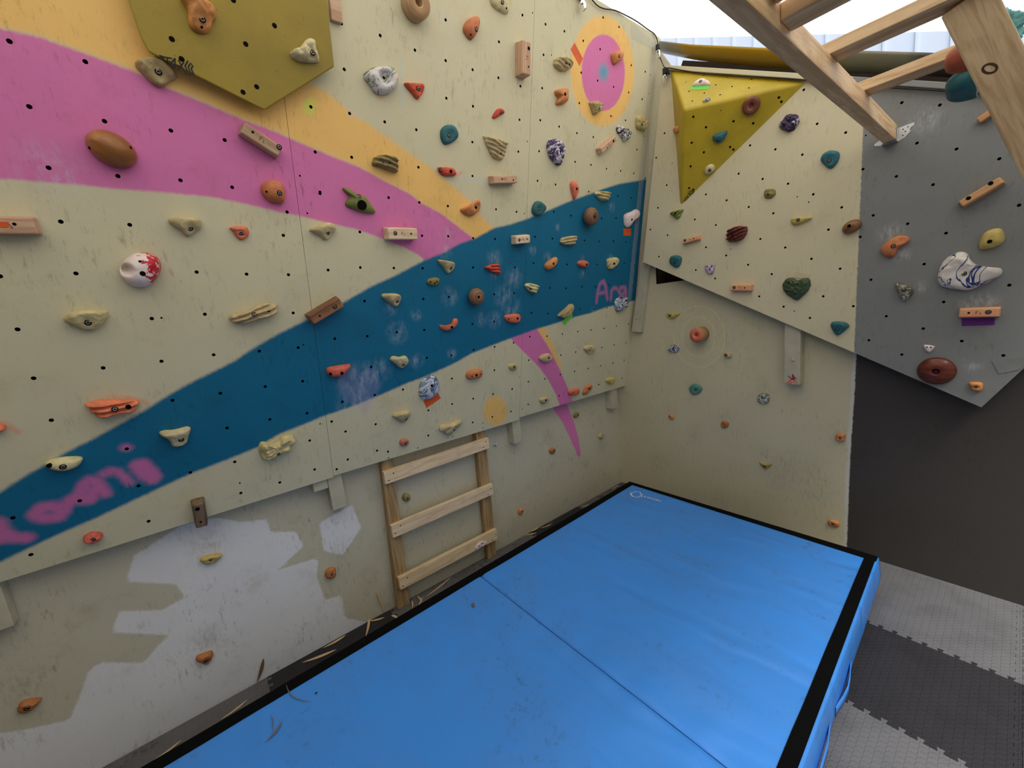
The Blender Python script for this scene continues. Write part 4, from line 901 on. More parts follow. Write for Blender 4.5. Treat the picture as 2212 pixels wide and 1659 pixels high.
K_gw = marble('marble_green_white', (208, 202, 200), (132, 142, 122), (88, 106, 74), 13, .03, .5, .58)
K_pw = marble('marble_purple', (206, 198, 212), (62, 46, 84), (84, 66, 110), 12, .09)
K_pd = marble('marble_dark_purple', (104, 84, 124), (38, 24, 52), (190, 180, 196), 22, .14)
K_bw = marble('marble_black_white', (216, 212, 210), (32, 28, 32), None, 24, .06)
K_rw = marble('marble_red_white', (226, 206, 200), (186, 28, 48), (190, 30, 50), 9, .03, .5, .5)
t = NT('marble_red_white_split'); co = t.coord(); sx_ = t.n('ShaderNodeSeparateXYZ'); t.l(co, sx_.inputs[0]); nn_ = t.noise(co, 14, 4, .6, 2.2); k_ = t.math('ADD', sx_.outputs[0], t.math('MULTIPLY', t.math('SUBTRACT', nn_, .5), .09))
K_rw = t.fin(t.mix(t.map(k_, .012, .017), t.mix(t.map(t.noise(co, 40, 4, .7, 1.), .6, .7, 0, .6), lin((228, 212, 206)), lin((200, 120, 120))), t.mix(t.map(t.noise(co, 26, 2, .5, 3.), .56, .6), lin((190, 22, 42)), lin((236, 210, 206)))), .4)
K_bl = marble('marble_blue_white', (200, 204, 206), (70, 98, 140), (120, 146, 176), 13, .06)
K_nv = marble('marble_navy_white', (214, 212, 212), (34, 40, 70), (120, 150, 180), 20, .07)
K_pk = marble('marble_white_pink', (226, 212, 208), (208, 150, 146), (218, 184, 180), 11, .012)
K_li = marble('marble_lilac', (208, 196, 214), (138, 118, 156), None, 26, .08)
K_shk = marble('marble_white_blue_lines', (226, 218, 206), (34, 52, 118), (120, 160, 200), 5, .02, .5, .66)
K_gm = marble('marble_grey', (190, 192, 184), (100, 108, 100), None, 24, .08)
W_pink = wood('beech_pinkish', (206, 170, 140), (182, 142, 112)); W_pale = wood('pale_maple', (228, 204, 172), (206, 176, 140)); W_grey = wood('greyed_beech', (192, 164, 130), (158, 128, 98)); W_brn = wood('brown_oak', (148, 102, 68), (106, 70, 46))
W_tan = wood('tan_beech', (210, 160, 110), (184, 130, 84)); W_cor = wood('coral_rubbed_wood', (222, 150, 110), (214, 172, 126)); W_drift = wood('driftwood', (122, 100, 74), (78, 62, 48))
W_dome = wood('polished_dome_wood', (168, 112, 58), (134, 84, 38), 1, True, .35, (5, 14, 5)); W_ring = rings_wood('laminated_ply', (206, 176, 132), (156, 118, 78), 420); W_ball = rings_wood('turned_ball_wood', (150, 112, 80), (104, 74, 50), 330)
W_disc = wood('reddish_disc_wood', (130, 72, 48), (98, 52, 34), 1, True, .45, (6, 6, 6)); W_dk = wood('dark_lens_wood', (108, 50, 34), (74, 30, 22), 1, True, .3, (5, 16, 5)); W_egg = wood('walnut_egg', (138, 96, 56), (94, 60, 34), 1, True, .4, (9, 18, 9))
h = hold
# -- left panels, top rows
h('V', 1, "1540,-40 1600,60 1612,180 1640,235 1690,262 1750,268 1795,250 1815,180 1850,140 1835,60 1770,20 1740,-80 1640,-110", .05, R_or, 'jug', "1727,164 1720,230s", 'orange resin jug bolted on the big olive-yellow volume', fr=FV1)
h('L', 1, "1148,540 1175,500 1290,482 1400,500 1470,570 1512,640 1500,665 1450,690 1400,732 1350,735 1280,690 1200,610", .045, R_tan, 'jug', "1352,612", 'sandy tan wedge with toothed lower edge at the lower left rim of the olive volume')
h('V', 2, "310,450 322,425 370,415 420,360 450,330 490,325 520,345 525,400 545,450 550,520 400,518 340,490", .05, R_pale, 'wedge', "495,450", 'cream horn-shaped hold on the right half of the olive volume', fr=FV1)
lathe_hold('L', 1, '950,1262', [(.06, 0), (.0625, .012), (.058, .032), (.046, .05), (.03, .061), (.012, .066), (.0005, .067)], W_dome, "767,1262s 1113,1260s", 'big smooth brown wooden egg dome on the pink stripe', .04, .93, .78, -.5, name='wooden_dome_hold')
block('L', 1, "2075,1085", "2392,1295", .046, .05, W_grey, "2157,1127s 2382,1255", 'slanting greyish wooden block on the pink stripe beside the orange band')
o = new('wooden_batten', box_me('wooden_batten', -.02, .02, -.15, .15, .0003, .02, W_pink, .003), None, FL.M(FL.px(720, 0)[0], FL.px(720, 47, .01)[1] + .152)); tag(o, 'pinkish flat wooden batten beside the right edge of the olive volume', 'climbing hold', GROUPS['L'])
lathe_hold('L', 2, "1405,15", [(.052, 0), (.054, .01), (.054, .048), (.049, .056), (.02, .056), (.016, .053), (.014, .02), (.0005, .02)], W_ring, "", 'thick laminated wooden ring hold cut by the top edge of the photo', .056, name='wooden_ring_hold')
h('L', 2, "2028,-60 2030,30 2080,80 2150,115 2170,100 2182,40 2180,-60", .03, R_pale, 'slug', "2115,18 2150,70s", 'flat cream hold at the top edge between the orange drop and the timber')
h('L', 2, "1880,135 1912,145 1920,200 1895,290 1858,335 1830,320 1795,270 1790,225 1820,170", .035, R_or, 'pill', "1893,250 1845,295s", 'upright orange drop-shaped hold below the top edge, right of the wooden ring')
h('L', 2, "1010,575 1060,565 1170,570 1215,620 1225,680 1210,745 1150,795 1085,802 1030,780 990,720 945,660 945,620 980,595", .045, K_gw, 'ring', "1105,660b", 'round white and green marbled hold with a deep hole')
h('L', 2, "1280,710 1330,705 1440,715 1447,770 1400,843 1350,800", .03, R_red, 'wedge', "1397,757", 'red pointed wedge right of the green marbled ring')
h('L', 2, "2035,985 2075,930 2110,925 2137,955 2100,985 2045,1012", .02, R_red, 'wedge', "2095,957", 'small red triangular hold left of the orange hourglass hold')
h('L', 2, "1600,1100 1640,1065 1700,1070 1735,1120 1738,1170 1690,1215 1630,1230 1600,1190 1592,1140", .03, R_teal, 'cave', "1660,1155", 'round teal dished hold above the orange band, highest of the teal ones on the left')
h('L', 2, "1962,1170 1990,1165 2160,1215 2155,1240 2130,1330 2110,1360 2050,1350 2010,1290", .03, R_cream, 'strata', "2093,1250 2103,1308s", 'cream ridged fin-shaped hold right of the teal dished hold', sdir=-.25)
h('L', 2, "1010,1400 1025,1345 1070,1325 1140,1320 1220,1340 1225,1380 1222,1465 1160,1460 1080,1430 1015,1410", .035, R_aged, 'strata', "1152,1388 1095,1390s", 'grey-olive grooved hold on the orange band', sdir=-.2)
h('L', 2, "1568,1430 1600,1425 1690,1435 1725,1480 1700,1500 1620,1500 1580,1470", .025, R_red, 'pill', "1588,1450 1675,1462b", 'worn red hold with two holes at the edge of the orange band')
block('L', 0, "1067,388", "1118,387", .042, .045, W_pink, "1085,387s 1109,389s", 'small pinkish wooden block right of the worn red hold, below the ridged cream fin')
h('L', 0, "565,403 575,391 595,389 610,396 617,415 615,435 608,439 585,436 568,420", .045, R_or, 'dome', "604,417 576,414s", 'round orange hold on the pink stripe below the slanting wooden block')
h('L', 0, "741,405 755,407 770,418 785,422 797,434 812,456 806,461 785,459 760,451 748,444 749,434 756,425 745,413", .03, R_grn, 'slug', "776,424 782,443B", 'green claw-shaped hold with a dark hole on the pink stripe')
block('L', 3, "153,350", "150,635", .062, .055, W_pink, "167,413b 165,570s", 'tall upright wooden block left of the sprayed target')
h('L', 3, "392,520 410,490 450,487 500,495 540,530 535,565 500,600 440,600 400,565", .035, R_cream, 'strata', "490,535 516,548s", 'cream layered hold beside the orange tape at the target', sdir=-.3)
tape('L', 3, "523,420 557,365 628,500 600,562", 'orange', 'slanting orange tape strip on the left rim of the sprayed target')
h('L', 3, "402,770 440,755 495,752 500,800 498,860 470,885 415,890 412,860 427,830 405,800", .04, R_or, 'pill', "477,803b", 'orange hourglass-shaped hold lower left of the target')
h('L', 3, "880,460 905,435 945,430 972,450 970,490 940,530 905,550 885,515", .035, R_or, 'slug', "940,478", 'orange teardrop hold on the upper right of the pink target ring')
h('L', 3, "695,870 745,860 780,875 802,900 795,930 740,975 715,950 700,900", .035, R_tan, 'rock', "768,922", 'rough tan hold at the bottom of the pink target ring')
h('L', 3, "1092,1000 1130,990 1165,1020 1178,1065 1165,1100 1130,1112 1095,1085", .035, R_tan, 'rock', "1135,1062", 'rough tan hold right of the target near the plastic strip')
h('L', 3, "922,1085 945,1072 975,1110 1010,1095 1040,1130 1035,1165 985,1205 955,1160 925,1120", .028, K_bw, 'rock', "", 'white boot-shaped hold with black veins below the target')
block('L', 3, "790,1285", "912,1178", .04, .04, W_pink, "890,1203b 836,1260s", 'slanting small wooden block below the black-veined white hold')
h('L', 3, "337,1240 360,1195 400,1185 440,1200 460,1240 462,1300 445,1400 420,1405 375,1360 345,1300", .05, K_pw, 'rock', "437,1300b", 'purple and white marbled face-like hold left of the slanting wooden block')
h('L', 0, "1233,397 1239,390 1246,395 1250,410 1245,425 1241,432 1236,416", .025, R_cor, 'pill', "1246,408b", 'coral carrot-shaped hold pointing down just above the blue band')
h('L', 7, "738,0 790,-8 855,0 862,40 840,68 790,72 750,35", .03, R_cream, 'strata', "800,12s", 'cream ridged hold on the top edge of the blue band right of the carrot hold')
# -- left panels, middle and lower rows
block('L', 0, "-45,486", "76,488", .052, .05, W_pink, "31,484s", 'pinkish wooden block cut by the left edge of the photo')
tape('L', 0, "-22,478.5 19,479 19,491 -22,490", 'orange', 'orange tape strip stuck on the block at the left edge', fr=FL.shift(.0505))
h('L', 5, "1435,250 1460,215 1560,212 1710,230 1722,300 1690,330 1620,378 1580,370 1545,330 1480,290", .04, R_cream, 'jug', "1620,308", 'cream flat-topped jug under the left part of the pink stripe')
h('L', 5, "1965,300 2090,292 2125,330 2118,380 2065,408 2020,385 1990,340", .025, R_cor, 'wedge', "2057,347", 'small coral hold right of the cream jug under the pink stripe')
h('L', 5, "1018,650 1050,590 1120,535 1200,518 1280,525 1350,565 1375,640 1350,720 1290,790 1210,815 1120,800 1050,745 1020,700", .06, K_rw, 'dome', "1218,695b 1195,592s", 'round red and white marbled hold with a finger pocket', dimple=[(1072, 662, .015, .055)])
h('L', 5, "535,1080 600,1030 760,1010 900,1015 925,1050 915,1080 850,1155 780,1180 680,1170 590,1130 545,1110", .04, R_cream, 'jug', "750,1113", 'large cream ledge hold with ridged right end, lower left of the marbled ball')
h('L', 0, "495,687 510,676 540,670 563,658 595,655 596,675 560,692 520,700 497,694", .035, R_cream, 'strata', "549,679 581,672s", 'long cream wood-grain hold left of the brown wooden block', sdir=.3)
h('L', 6, "475,325 550,280 640,258 690,290 690,330 620,408 560,375", .035, R_cream, 'jug', "622,348", 'cream pointed wedge just below the pink stripe at the panel seam')
block('L', 0, "839,504.5", "902,505.5", .056, .05, W_pale, "854,504 888,505s", 'pale wooden block on the lower edge of the pink stripe')
h('L', 6, "1768,145 1840,110 1900,70 1925,75 1920,150 1880,190 1835,205 1790,180", .035, R_or, 'jug', "1888,130b", 'orange scoop-shaped hold on the outer edge of the orange band')
h('L', 6, "1570,590 1590,578 1700,600 1707,640 1680,680 1650,693 1620,650", .03, R_cream, 'jug', "1673,648", 'cream pin-shaped hold at the top of the blue band where the pink stripe ends')
h('L', 6, "1472,770 1490,740 1540,728 1580,740 1575,775 1540,800 1500,795", .02, R_olive, 'slug', "1502,765s 1555,763s 1536,777s", 'small olive hold with three holes on the blue band')
h('L', 6, "1968,650 2000,625 2085,615 2092,700 2020,680", .022, R_red, 'strata', "2066,640 2034,638s", 'coral-red fin hold on the blue band with white chalk above it', sdir=-.1)
lathe_hold('L', 6, "1895,893", [(.03, 0), (.035, .006), (.044, .018), (.047, .032), (.044, .045), (.034, .056), (.018, .062), (.0005, .062)], W_ball, "1912,895b", 'turned wooden ball hold in the middle of the blue band', .035, name='wooden_ball_hold')
h('L', 6, "1090,890 1110,868 1220,868 1250,900 1240,950 1205,978 1150,945 1110,915", .035, R_cream, 'jug', "1217,930", 'cream jug with a left nose on the blue band, right of the brown block')
block('L', 6, "485,1095", "745,940", .05, .05, W_brn, "556,1056s 685,978", 'brown wooden block slanting across the panel seam at the blue band')
h('L', 6, "1585,1135 1630,1140 1680,1125 1700,1085 1730,1082 1738,1110 1710,1155 1640,1185 1595,1170", .025, R_cor, 'slug', "1684,1153b", 'coral curved hold below the turned wooden ball on the blue band')
h('L', 6, "1162,1430 1190,1402 1240,1410 1290,1398 1315,1430 1300,1475 1255,1505 1210,1475", .035, R_pale, 'jug', "1270,1470", 'cream W-shaped jug near the lower edge of the blue band')
h('L', 6, "618,1515 650,1495 800,1472 822,1485 800,1520 740,1570 660,1578 622,1550", .035, R_cor, 'pill', "650,1552b 745,1545b", 'coral sausage-shaped hold above the chalk heart')
h('L', 0, "1092,682 1105,679 1122,679 1125,690 1118,698 1100,697 1092,690", .025, R_cor, 'pill', "1099,689s 1118,688b", 'coral half-pipe hold near the lower edge of the blue band at the second seam')
h('L', 6, "1812,1550 1850,1520 1930,1512 1948,1540 1930,1580 1850,1600 1815,1590", .03, R_or, 'pill', "1857,1573s 1893,1562b 1930,1555s", 'orange pill hold with three holes below the blue band')
h('L', 0, "907,850 910,828 925,813 942,813 949,830 947,848 930,862 912,862", .035, K_bl, 'dome', "933,833b", 'blue and white marbled hold above a red-orange tape strip')
tape('L', 10, "1440,160 1560,87 1588,140 1465,222", 'orange', 'red-orange tape strip under the blue marbled hold')
h('L', 7, [(1102 + 9.5 * math.cos(t / 12 * 6.283) + 7, 415 + 1492 / 3.95 + 8 * math.sin(t / 12 * 6.283)) for t in range(12)], .02, R_tan, 'cone', "44,1491", 'tiny tan round foothold left of the pink tail')
h('L', 7, "203,130 230,82 270,78 310,115 312,150 275,190 235,203 205,180", .03, R_teal, 'cave', "255,145", 'teal dished hold on the upper edge of the blue band')
lathe_hold('L', 7, "697,208", [(.036, 0), (.042, .006), (.052, .02), (.055, .036), (.052, .052), (.04, .065), (.022, .072), (.0005, .072)], W_ball, "729,208b", 'turned wooden ball hold on the blue band right of the coral carrot', .035, name='wooden_ball_hold')
h('L', 7, "990,200 1010,180 1050,165 1090,145 1115,165 1110,210 1050,260 1018,302 995,285 988,240", .035, K_pk, 'dome', "1047,235b", 'white bone-shaped hold with a reddish hole above the orange tape square')
tape('L', 7, "975,310 1040,312 1037,372 975,370", 'orange', 'orange tape square on the blue band below the white bone hold')
block('L', 7, "62,410", "180,398", .05, .045, W_pale, "86,408 153,400s", 'very pale wooden block at the top of the blue band beside the second seam')
h('L', 7, "440,420 470,385 575,375 575,410 540,452 460,445", .03, R_cream, 'strata', "", 'cream layered slab hold on the blue band below the right wooden ball', sdir=.15)
h('L', 7, "308,640 320,605 380,560 410,558 410,600 370,650 330,665", .03, R_or, 'pill', "378,610b", 'orange slanting pill hold on the blue band')
h('L', 7, "587,612 600,588 640,582 672,595 676,620 650,642 610,638", .028, R_cor, 'pill', "662,618b", 'coral egg-shaped hold on the blue band')
h('L', 7, "840,575 900,558 930,565 925,600 890,645 848,652", .025, R_cream, 'strata', "897,610b", 'cream triangular ridged hold on the right part of the blue band', sdir=1.2)
h('L', 7, "143,785 190,780 250,795 250,825 225,858 190,855 145,815", .028, R_pale, 'strata', "185,825b", 'cream chunky ridged hold below the slanting orange pill', sdir=-.3)
h('L', 7, "423,1045 470,1005 520,958 548,960 545,1000 520,1040 470,1072 430,1062", .03, R_tan, 'strata', "", 'tan grooved hold slanting above the green tape', sdir=.8)
tape('L', 7, "450,1105 530,1020 543,1060 470,1140", 'green', 'green tape strip below the tan slanting hold on the left panels')
h('L', 7, "908,970 915,920 950,895 995,895 1012,930 1010,960 975,1000 935,1022 912,1000", .035, K_nv, 'rock', "", 'navy and white marbled hold covering the end of the sprayed name')
h('L', 7, "260,1415 285,1390 335,1378 370,1400 365,1430 310,1455 270,1440", .028, R_cream, 'cave', "337,1415b", 'cream scooped hold on the pink tail')
h('L', 7, "645,1330 680,1305 730,1315 733,1345 700,1375 680,1380 650,1350", .03, R_cream, 'wedge', "690,1350s", 'small cream mushroom-like hold right of the pink tail')
h('L', 7, "828,1600 870,1580 905,1590 900,1620 870,1642 835,1625", .025, R_yel, 'wedge', "", 'small mustard hold at the lower right end of the panels')
h('L', 9, "730,190 850,162 1150,158 1178,195 1145,250 1050,270 880,310 790,270 760,235", .035, R_cor, 'strata', "980,234 1096,217b", 'long coral ridged hold above the left part of the blue band')
h('L', 9, "1358,450 1400,425 1500,415 1590,393 1632,405 1610,470 1590,530 1530,557 1475,550 1440,500", .045, R_pale, 'jug', "1547,494", 'cream triangular lip hold on the blue band')
h('L', 9, "380,710 440,670 560,647 690,648 700,680 660,725 560,757 450,750", .035, R_pale, 'pill', "537,725 421,715b", 'long cream boat-shaped hold at the upper edge of the blue band near the left')
h('L', 9, "-80,400 -30,370 20,372 48,395 20,425 -40,435", .03, R_cor, 'pill', "", 'coral hold cut by the left edge of the photo with a red smear beside it')
h('L', 9, "710,1335 760,1300 830,1290 875,1310 860,1345 800,1372 730,1368", .03, R_cor, 'rock', "795,1345", 'small coral hold on the cream strip under the sprayed name')
block('L', 9, "1692,1045", "1725,1240", .045, .05, W_drift, "1685,1085b 1713,1195s", 'dark weathered wooden block hanging over the lower panel edge', False)
h('L', 10, "38,580 50,530 90,520 150,540 215,510 240,475 300,458 335,475 335,530 290,590 200,635 100,658 60,635", .045, R_cream, 'rock', "205,610", 'large cream rocky jug below the blue band near the first seam')
h('L', 10, "1180,290 1230,260 1320,245 1333,280 1300,335 1270,352 1210,320", .035, R_cream, 'jug', "1292,317", 'cream wedge above the ladder, left of the tape strip')
h('L', 10, "1578,410 1600,372 1680,355 1760,322 1773,345 1740,390 1665,460 1610,430", .035, R_cream, 'wedge', "1703,410b", 'cream boomerang-shaped hold just above the ladder top')
h('L', 10, "1240,520 1255,492 1290,485 1315,500 1315,530 1290,550 1255,548", .022, R_sal, 'cave', "1287,524", 'small salmon ring-shaped hold under the cream wedge above the ladder')
h('L', 11, "508,85 540,62 590,55 600,80 590,105 540,117 515,110", .025, R_cor, 'pill', "590,86s 548,92s", 'small coral pill hold on the pink tail at the panel bottom')
h('L', 11, "632,90 650,40 690,20 712,35 700,70 660,105 635,112", .025, R_or, 'wedge', "683,58b", 'orange wedge hold right of the small coral pill')
h('L', 11, "265,150 300,130 342,140 335,165 290,187 270,175", .025, R_cream, 'wedge', "313,157b", 'small cream wedge hold left of the pink tail at the panel bottom')
# -- lower left wall
h('W', 9, "1708,1520 1750,1490 1885,1468 1888,1500 1830,1545 1760,1557 1720,1545", .03, R_yel, 'wedge', "1797,1518", 'mustard eye-shaped foothold on the white-painted lower wall')
h('W', 10, "1262,988 1275,960 1300,952 1325,965 1333,990 1320,1015 1295,1023 1270,1010", .03, R_aged, 'cone', "1306,992", 'olive cone foothold seen between the ladder boards')
h('W', 0, "703,1238 710,1229 724,1227 727,1238 724,1247 714,1252 704,1247", .025, R_brn, 'rock', "715,1240", 'orange-brown knobbly foothold right of the white paint patches')
h('W', 10, "2040,530 2050,515 2068,520 2070,540 2055,550 2042,545", .015, K_bl, 'rock', "2052,538s", 'tiny blue-white foothold right of the ladder top')
h('W', 11, "548,280 570,258 597,265 590,295 560,308", .02, R_olive, 'wedge', "585,283s", 'small olive foothold just right of the pink tail on the lower wall')
h('W', 11, "343,587 355,565 385,562 396,585 385,612 355,612", .022, R_brn, 'wedge', "382,590", 'small brown foothold left of the pink tail tip on the lower wall')
h('W', 11, "765,462 775,442 800,440 804,465 790,485 768,482", .02, R_tan, 'wedge', "795,455s", 'small tan foothold near the corner on the lower left wall')
h('W', 11, "79,1105 90,1080 115,1078 122,1100 110,1130 85,1132", .022, R_or, 'wedge', "110,1105s", 'small orange foothold right of the ladder on the lower wall')
h('W', 13, "1670,740 1700,700 1800,668 1818,690 1805,740 1770,775 1700,760", .03, R_brn, 'wedge', "1762,740", 'orange-brown pointed foothold low on the white-painted wall')
h('W', 13, "145,1150 200,1095 345,1072 330,1110 270,1170 190,1195 150,1180", .03, R_brn, 'wedge', "230,1147", 'orange-brown leaf-shaped foothold at the lower left of the photo')
FRg = Fr((.0752, 0, 0), (0, 1, 0), (0, 0, 1))
h('W', 10, "1880,1420 1900,1385 1935,1362 1970,1360 1985,1375 1960,1398 1920,1412 1895,1438", .008, K_pk, 'ring', "1945,1382s 1915,1402s", 'pink and white arched hold scrap on the lowest ladder board', fr=FRg)
# -- tilted back panel
h('D', 7, "1370,178 1420,160 1475,147 1475,165 1450,215 1425,225 1395,200", .025, R_grn, 'strata', "1415,180b", 'green arrow-shaped hold below the tip of the yellow pyramid', sdir=.5)
block('D', 7, "1475,425", "1615,385", .034, .03, W_cor, "1500,412 1572,397s", 'coral-rubbed wooden block at the left of the tilted panel')
h('D', 7, "1857,370 1870,320 1930,295 2015,292 2027,325 2010,370 1960,415 1865,418", .04, R_mar, 'strata', "1945,306s 1905,368s 1958,357", 'maroon ridged hold on the tilted panel', sdir=.25)
h('D', 7, "1365,580 1380,548 1425,538 1463,555 1465,590 1445,635 1415,642 1375,615", .03, R_teal, 'cave', "1413,603", 'teal dished hold at the lower left corner of the tilted panel')
h('D', 7, "1668,640 1685,620 1745,620 1748,650 1740,690 1715,702 1685,685", .02, K_li, 'slug', "1690,635s 1728,632s 1712,662s", 'small lilac three-hole hold on the tilted panel')
block('D', 7, "1886,814", "2058,816", .044, .035, W_cor, "1920,814 2008,817s", 'coral-edged wooden block near the lower edge of the tilted panel, left of the green heart')
h('V', 3, "1402,1110 1410,1085 1428,1075 1434,1095 1432,1135 1415,1138", .02, R_or, 'dome', "", 'orange hold on the narrow left side of the yellow pyramid', fr=VL)
h('V', 3, "1562,724 1600,688 1650,670 1700,688 1712,715 1640,722", .02, K_pk, 'dome', "1632,692", 'white and pink half-moon hold on the top side of the yellow pyramid', fr=VT)
tape('V', 3, "1540,768 1555,737 1712,730 1697,762", 'green', 'light green tape strip on the top side of the yellow pyramid', fr=VT)
h('V', 3, "1650,862 1690,826 1718,838 1700,856 1670,868", .012, K_gm, 'rock', "", 'tiny white speckled hold below the green tape on the yellow pyramid', fr=VT)
lathe_hold('V', 3, "2062,905", [(.042, 0), (.0445, .006), (.043, .02), (.035, .026), (.014, .027), (.012, .022), (.0005, .02)], W_disc, "2068,917", 'reddish-brown wooden disc on the front of the yellow pyramid', .024, fr=VF, name='wooden_disc_hold')
h('V', 3, "1733,1170 1750,1150 1850,1118 1857,1140 1830,1195 1790,1222 1745,1205", .028, R_teal, 'slug', "1787,1190", 'teal teardrop hold on the front of the yellow pyramid', fr=VF)
h('V', 3, "1665,1450 1690,1415 1730,1402 1755,1425 1740,1465 1680,1492", .022, R_pale, 'slug', "1710,1453", 'small cream wedge on the lower front of the yellow pyramid', fr=VF)
h('D', 4, "122,1060 165,1005 220,968 280,975 298,1020 265,1080 215,1120 160,1105 135,1085", .035, K_pd, 'rock', "207,1010", 'dark purple marbled hold right of the yellow pyramid')
h('D', 4, "482,1350 500,1310 560,1278 625,1285 641,1320 620,1380 570,1430 520,1410 485,1370", .032, R_teal, 'cave', "557,1366", 'teal dished hold high on the cream half near the grey border')
block('D', 0, "2075,441", "2164,388", .036, .045, W_tan, "2092,428b 2140,396b", 'long tan wooden block slanting up on the grey half', False)
h('D', 0, "1651,415 1657,409 1672,409 1674,420 1664,428 1652,427", .022, R_olive, 'rock', "1659,420s", 'small yellowish-green knob in the middle of the cream half')
h('D', 8, "228,235 260,215 390,208 398,228 330,262 270,280 235,270", .025, R_yel, 'slug', "291,236", 'mustard carrot-shaped hold on the cream half of the tilted panel')
lathe_hold('D', 8, "742,293", [(.036, 0), (.0385, .008), (.036, .022), (.028, .034), (.014, .04), (.0005, .041)], W_egg, "725,287b", 'brown wooden egg hold at the border of the cream and grey halves', .02, 1.06, .8, .45, name='wooden_egg_hold')
h('D', 8, "157,795 185,740 235,728 285,748 340,730 385,740 392,790 370,840 290,915 245,905 175,850", .03, R_dgrn, 'bumpy', "211,770s 287,785s 265,866s 197,840s", 'dark green heart-shaped bumpy hold')
h('D', 8, "568,1120 590,1102 680,1105 722,1135 700,1165 640,1213 605,1208 570,1150", .03, R_teal, 'cave', "624,1166", 'teal dished hold near the bottom edge of the cream half')
h('D', 8, "987,490 1010,450 1100,385 1170,367 1225,378 1240,410 1200,445 1140,480 1110,540 1065,557 1010,535", .035, R_or, 'pill', "1101,460", 'bright orange kidney-shaped hold on the grey half', dimple=[(1175, 410, .016, .01)])
h('D', 8, "1472,740 1490,650 1560,550 1660,508 1730,525 1780,600 1870,645 1990,642 2028,665 2010,705 1900,770 1745,832 1640,828 1530,808 1490,780", .06, K_shk, 'jug', "1705,693", 'big white hold with dark blue lines shaped like a shark fin')
h('D', 8, "1832,480 1832,410 1880,340 1960,308 2020,315 2048,370 2035,425 1970,465 1890,485", .04, R_yel, 'dome', "1920,420b", 'mustard yellow dome hold on the grey half')
h('D', 8, "1118,790 1135,765 1190,785 1240,800 1267,840 1240,890 1195,925 1160,900 1130,830", .03, R_rock, 'rock', "1201,828", 'grey stone-like cracked hold on the grey half')
block('D', 8, "1660,1030", "2000,1022", .045, .035, W_cor, "1742,1027s 1909,1020", 'wooden block with coral lower edge above the purple tape')
tape('D', 8, "1682,1073 1963,1065 1963,1130 1682,1140", 'purple', 'purple tape strip under the wooden block on the grey half')
h('D', 8, "1362,1300 1445,1308 1447,1330 1408,1365 1375,1345", .015, K_pk, 'slug', "1387,1318s 1419,1320s", 'tiny pinkish-white two-hole hold above the dark wooden disc')
lathe_hold('D', 8, "1465,1522", [(.062, 0), (.066, .008), (.06, .018), (.044, .028), (.026, .033), (.015, .033), (.0135, .03), (.012, .008), (.0005, .008)], W_dk, "", 'dark glossy wooden lens-shaped disc with a centre hole low on the grey half', .015, 1.0, .98, 0, name='wooden_disc_hold')
h('D', 0, "2092,828 2105,825 2122,828 2123,840 2115,846 2100,842", .025, R_or, 'wedge', "2108,835", 'small orange hold at the bottom corner of the grey half')
o = new('wooden_peg_hold', box_me('wooden_peg_hold', -.05, .05, -.012, .012, -.0005, .04, W_tan, .009, 3), None, FD.M(*FD.px(2148, 237, .03), 0, .55)); tag(o, 'tan wooden peg hold on the grey half partly hidden by the leaning post', 'climbing hold', GROUPS['D'])
for q, lab, zz_ in (("1935,1432 1998,1545 2165,1510 2250,1440 2230,1395", 'thin grey patch plate near the right end of the grey half', None), ("262,672 245,728 380,732 392,704", 'thin cream patch plate behind the green heart hold', None)):
    pts = [FD.px(u, v) for u, v in PT(8, q)]
    if sum(pts[i][0] * pts[(i + 1) % len(pts)][1] - pts[(i + 1) % len(pts)][0] * pts[i][1] for i in range(len(pts))) < 0: pts = pts[::-1]
    c = np.mean(pts, 0); m_ = plain('patch_grey', (126, 128, 126)) if 'grey patch' in lab else plain('patch_cream', (206, 196, 160))
    o = new('patch_plate', prism_me('patch_plate', [(p[0] - c[0], p[1] - c[1]) for p in pts], 0.0001, .0022, m_, 0), None, FD.M(*c)); tag(o, lab, 'patch plate')
# -- lower back wall
h('B', 7, "1342,1040 1370,1028 1450,1030 1440,1050 1390,1083 1350,1072", .025, R_yel, 'wedge', "1370,1055b", 'mustard pointed hold below the dark window opening')
lathe_hold('B', 7, "1595,1222", [(.05, 0), (.051, .06), (.05, .078), (.046, .085), (.009, .085), (.0075, .082), (.007, .04), (.0005, .04)], rings_wood('puck_ply', (190, 150, 104), (150, 110, 72), 300), "", 'round coral-faced wooden puck with a centre hole and chalk rings round it', .085, name='wooden_puck_hold')
pk_ = [o for o in bpy.data.objects if o.name.startswith('wooden_puck_hold')][0]; fc_ = lathe_me('painted_face', [(.046, .0852), (.046, .0856), (.0092, .0856), (.0092, .0852)], R_cor, 40); c = bpy.data.objects.new('painted_face', fc_); COL.objects.link(c); c.parent = pk_
h('B', 7, "1352,1335 1380,1308 1420,1302 1450,1325 1440,1360 1400,1370 1360,1358", .02, K_nv, 'dome', "", 'small black and white swirled hold left of the coral puck')
h('B', 7, "1827,1390 1840,1368 1875,1365 1897,1385 1890,1412 1850,1415", .025, R_cream, 'cone', "1849,1390", 'small cream cone hold right of the coral puck')
h('B', 11, "1534,63 1550,28 1590,18 1640,45 1640,75 1600,108 1560,105", .025, R_jade, 'cave', "1590,65", 'jade green round hold below the coral puck')
h('B', 0, "1635,860 1640,852 1650,850 1661,854 1661,866 1654,872 1640,871", .022, K_gm, 'rock', "1647,858", 'grey marbled knob right of the jade green hold')
h('B', 11, "1355,297 1365,278 1390,276 1406,298 1400,320 1370,318", .02, R_or, 'wedge', "1370,295s", 'small orange foothold left of the others on the lower back wall')
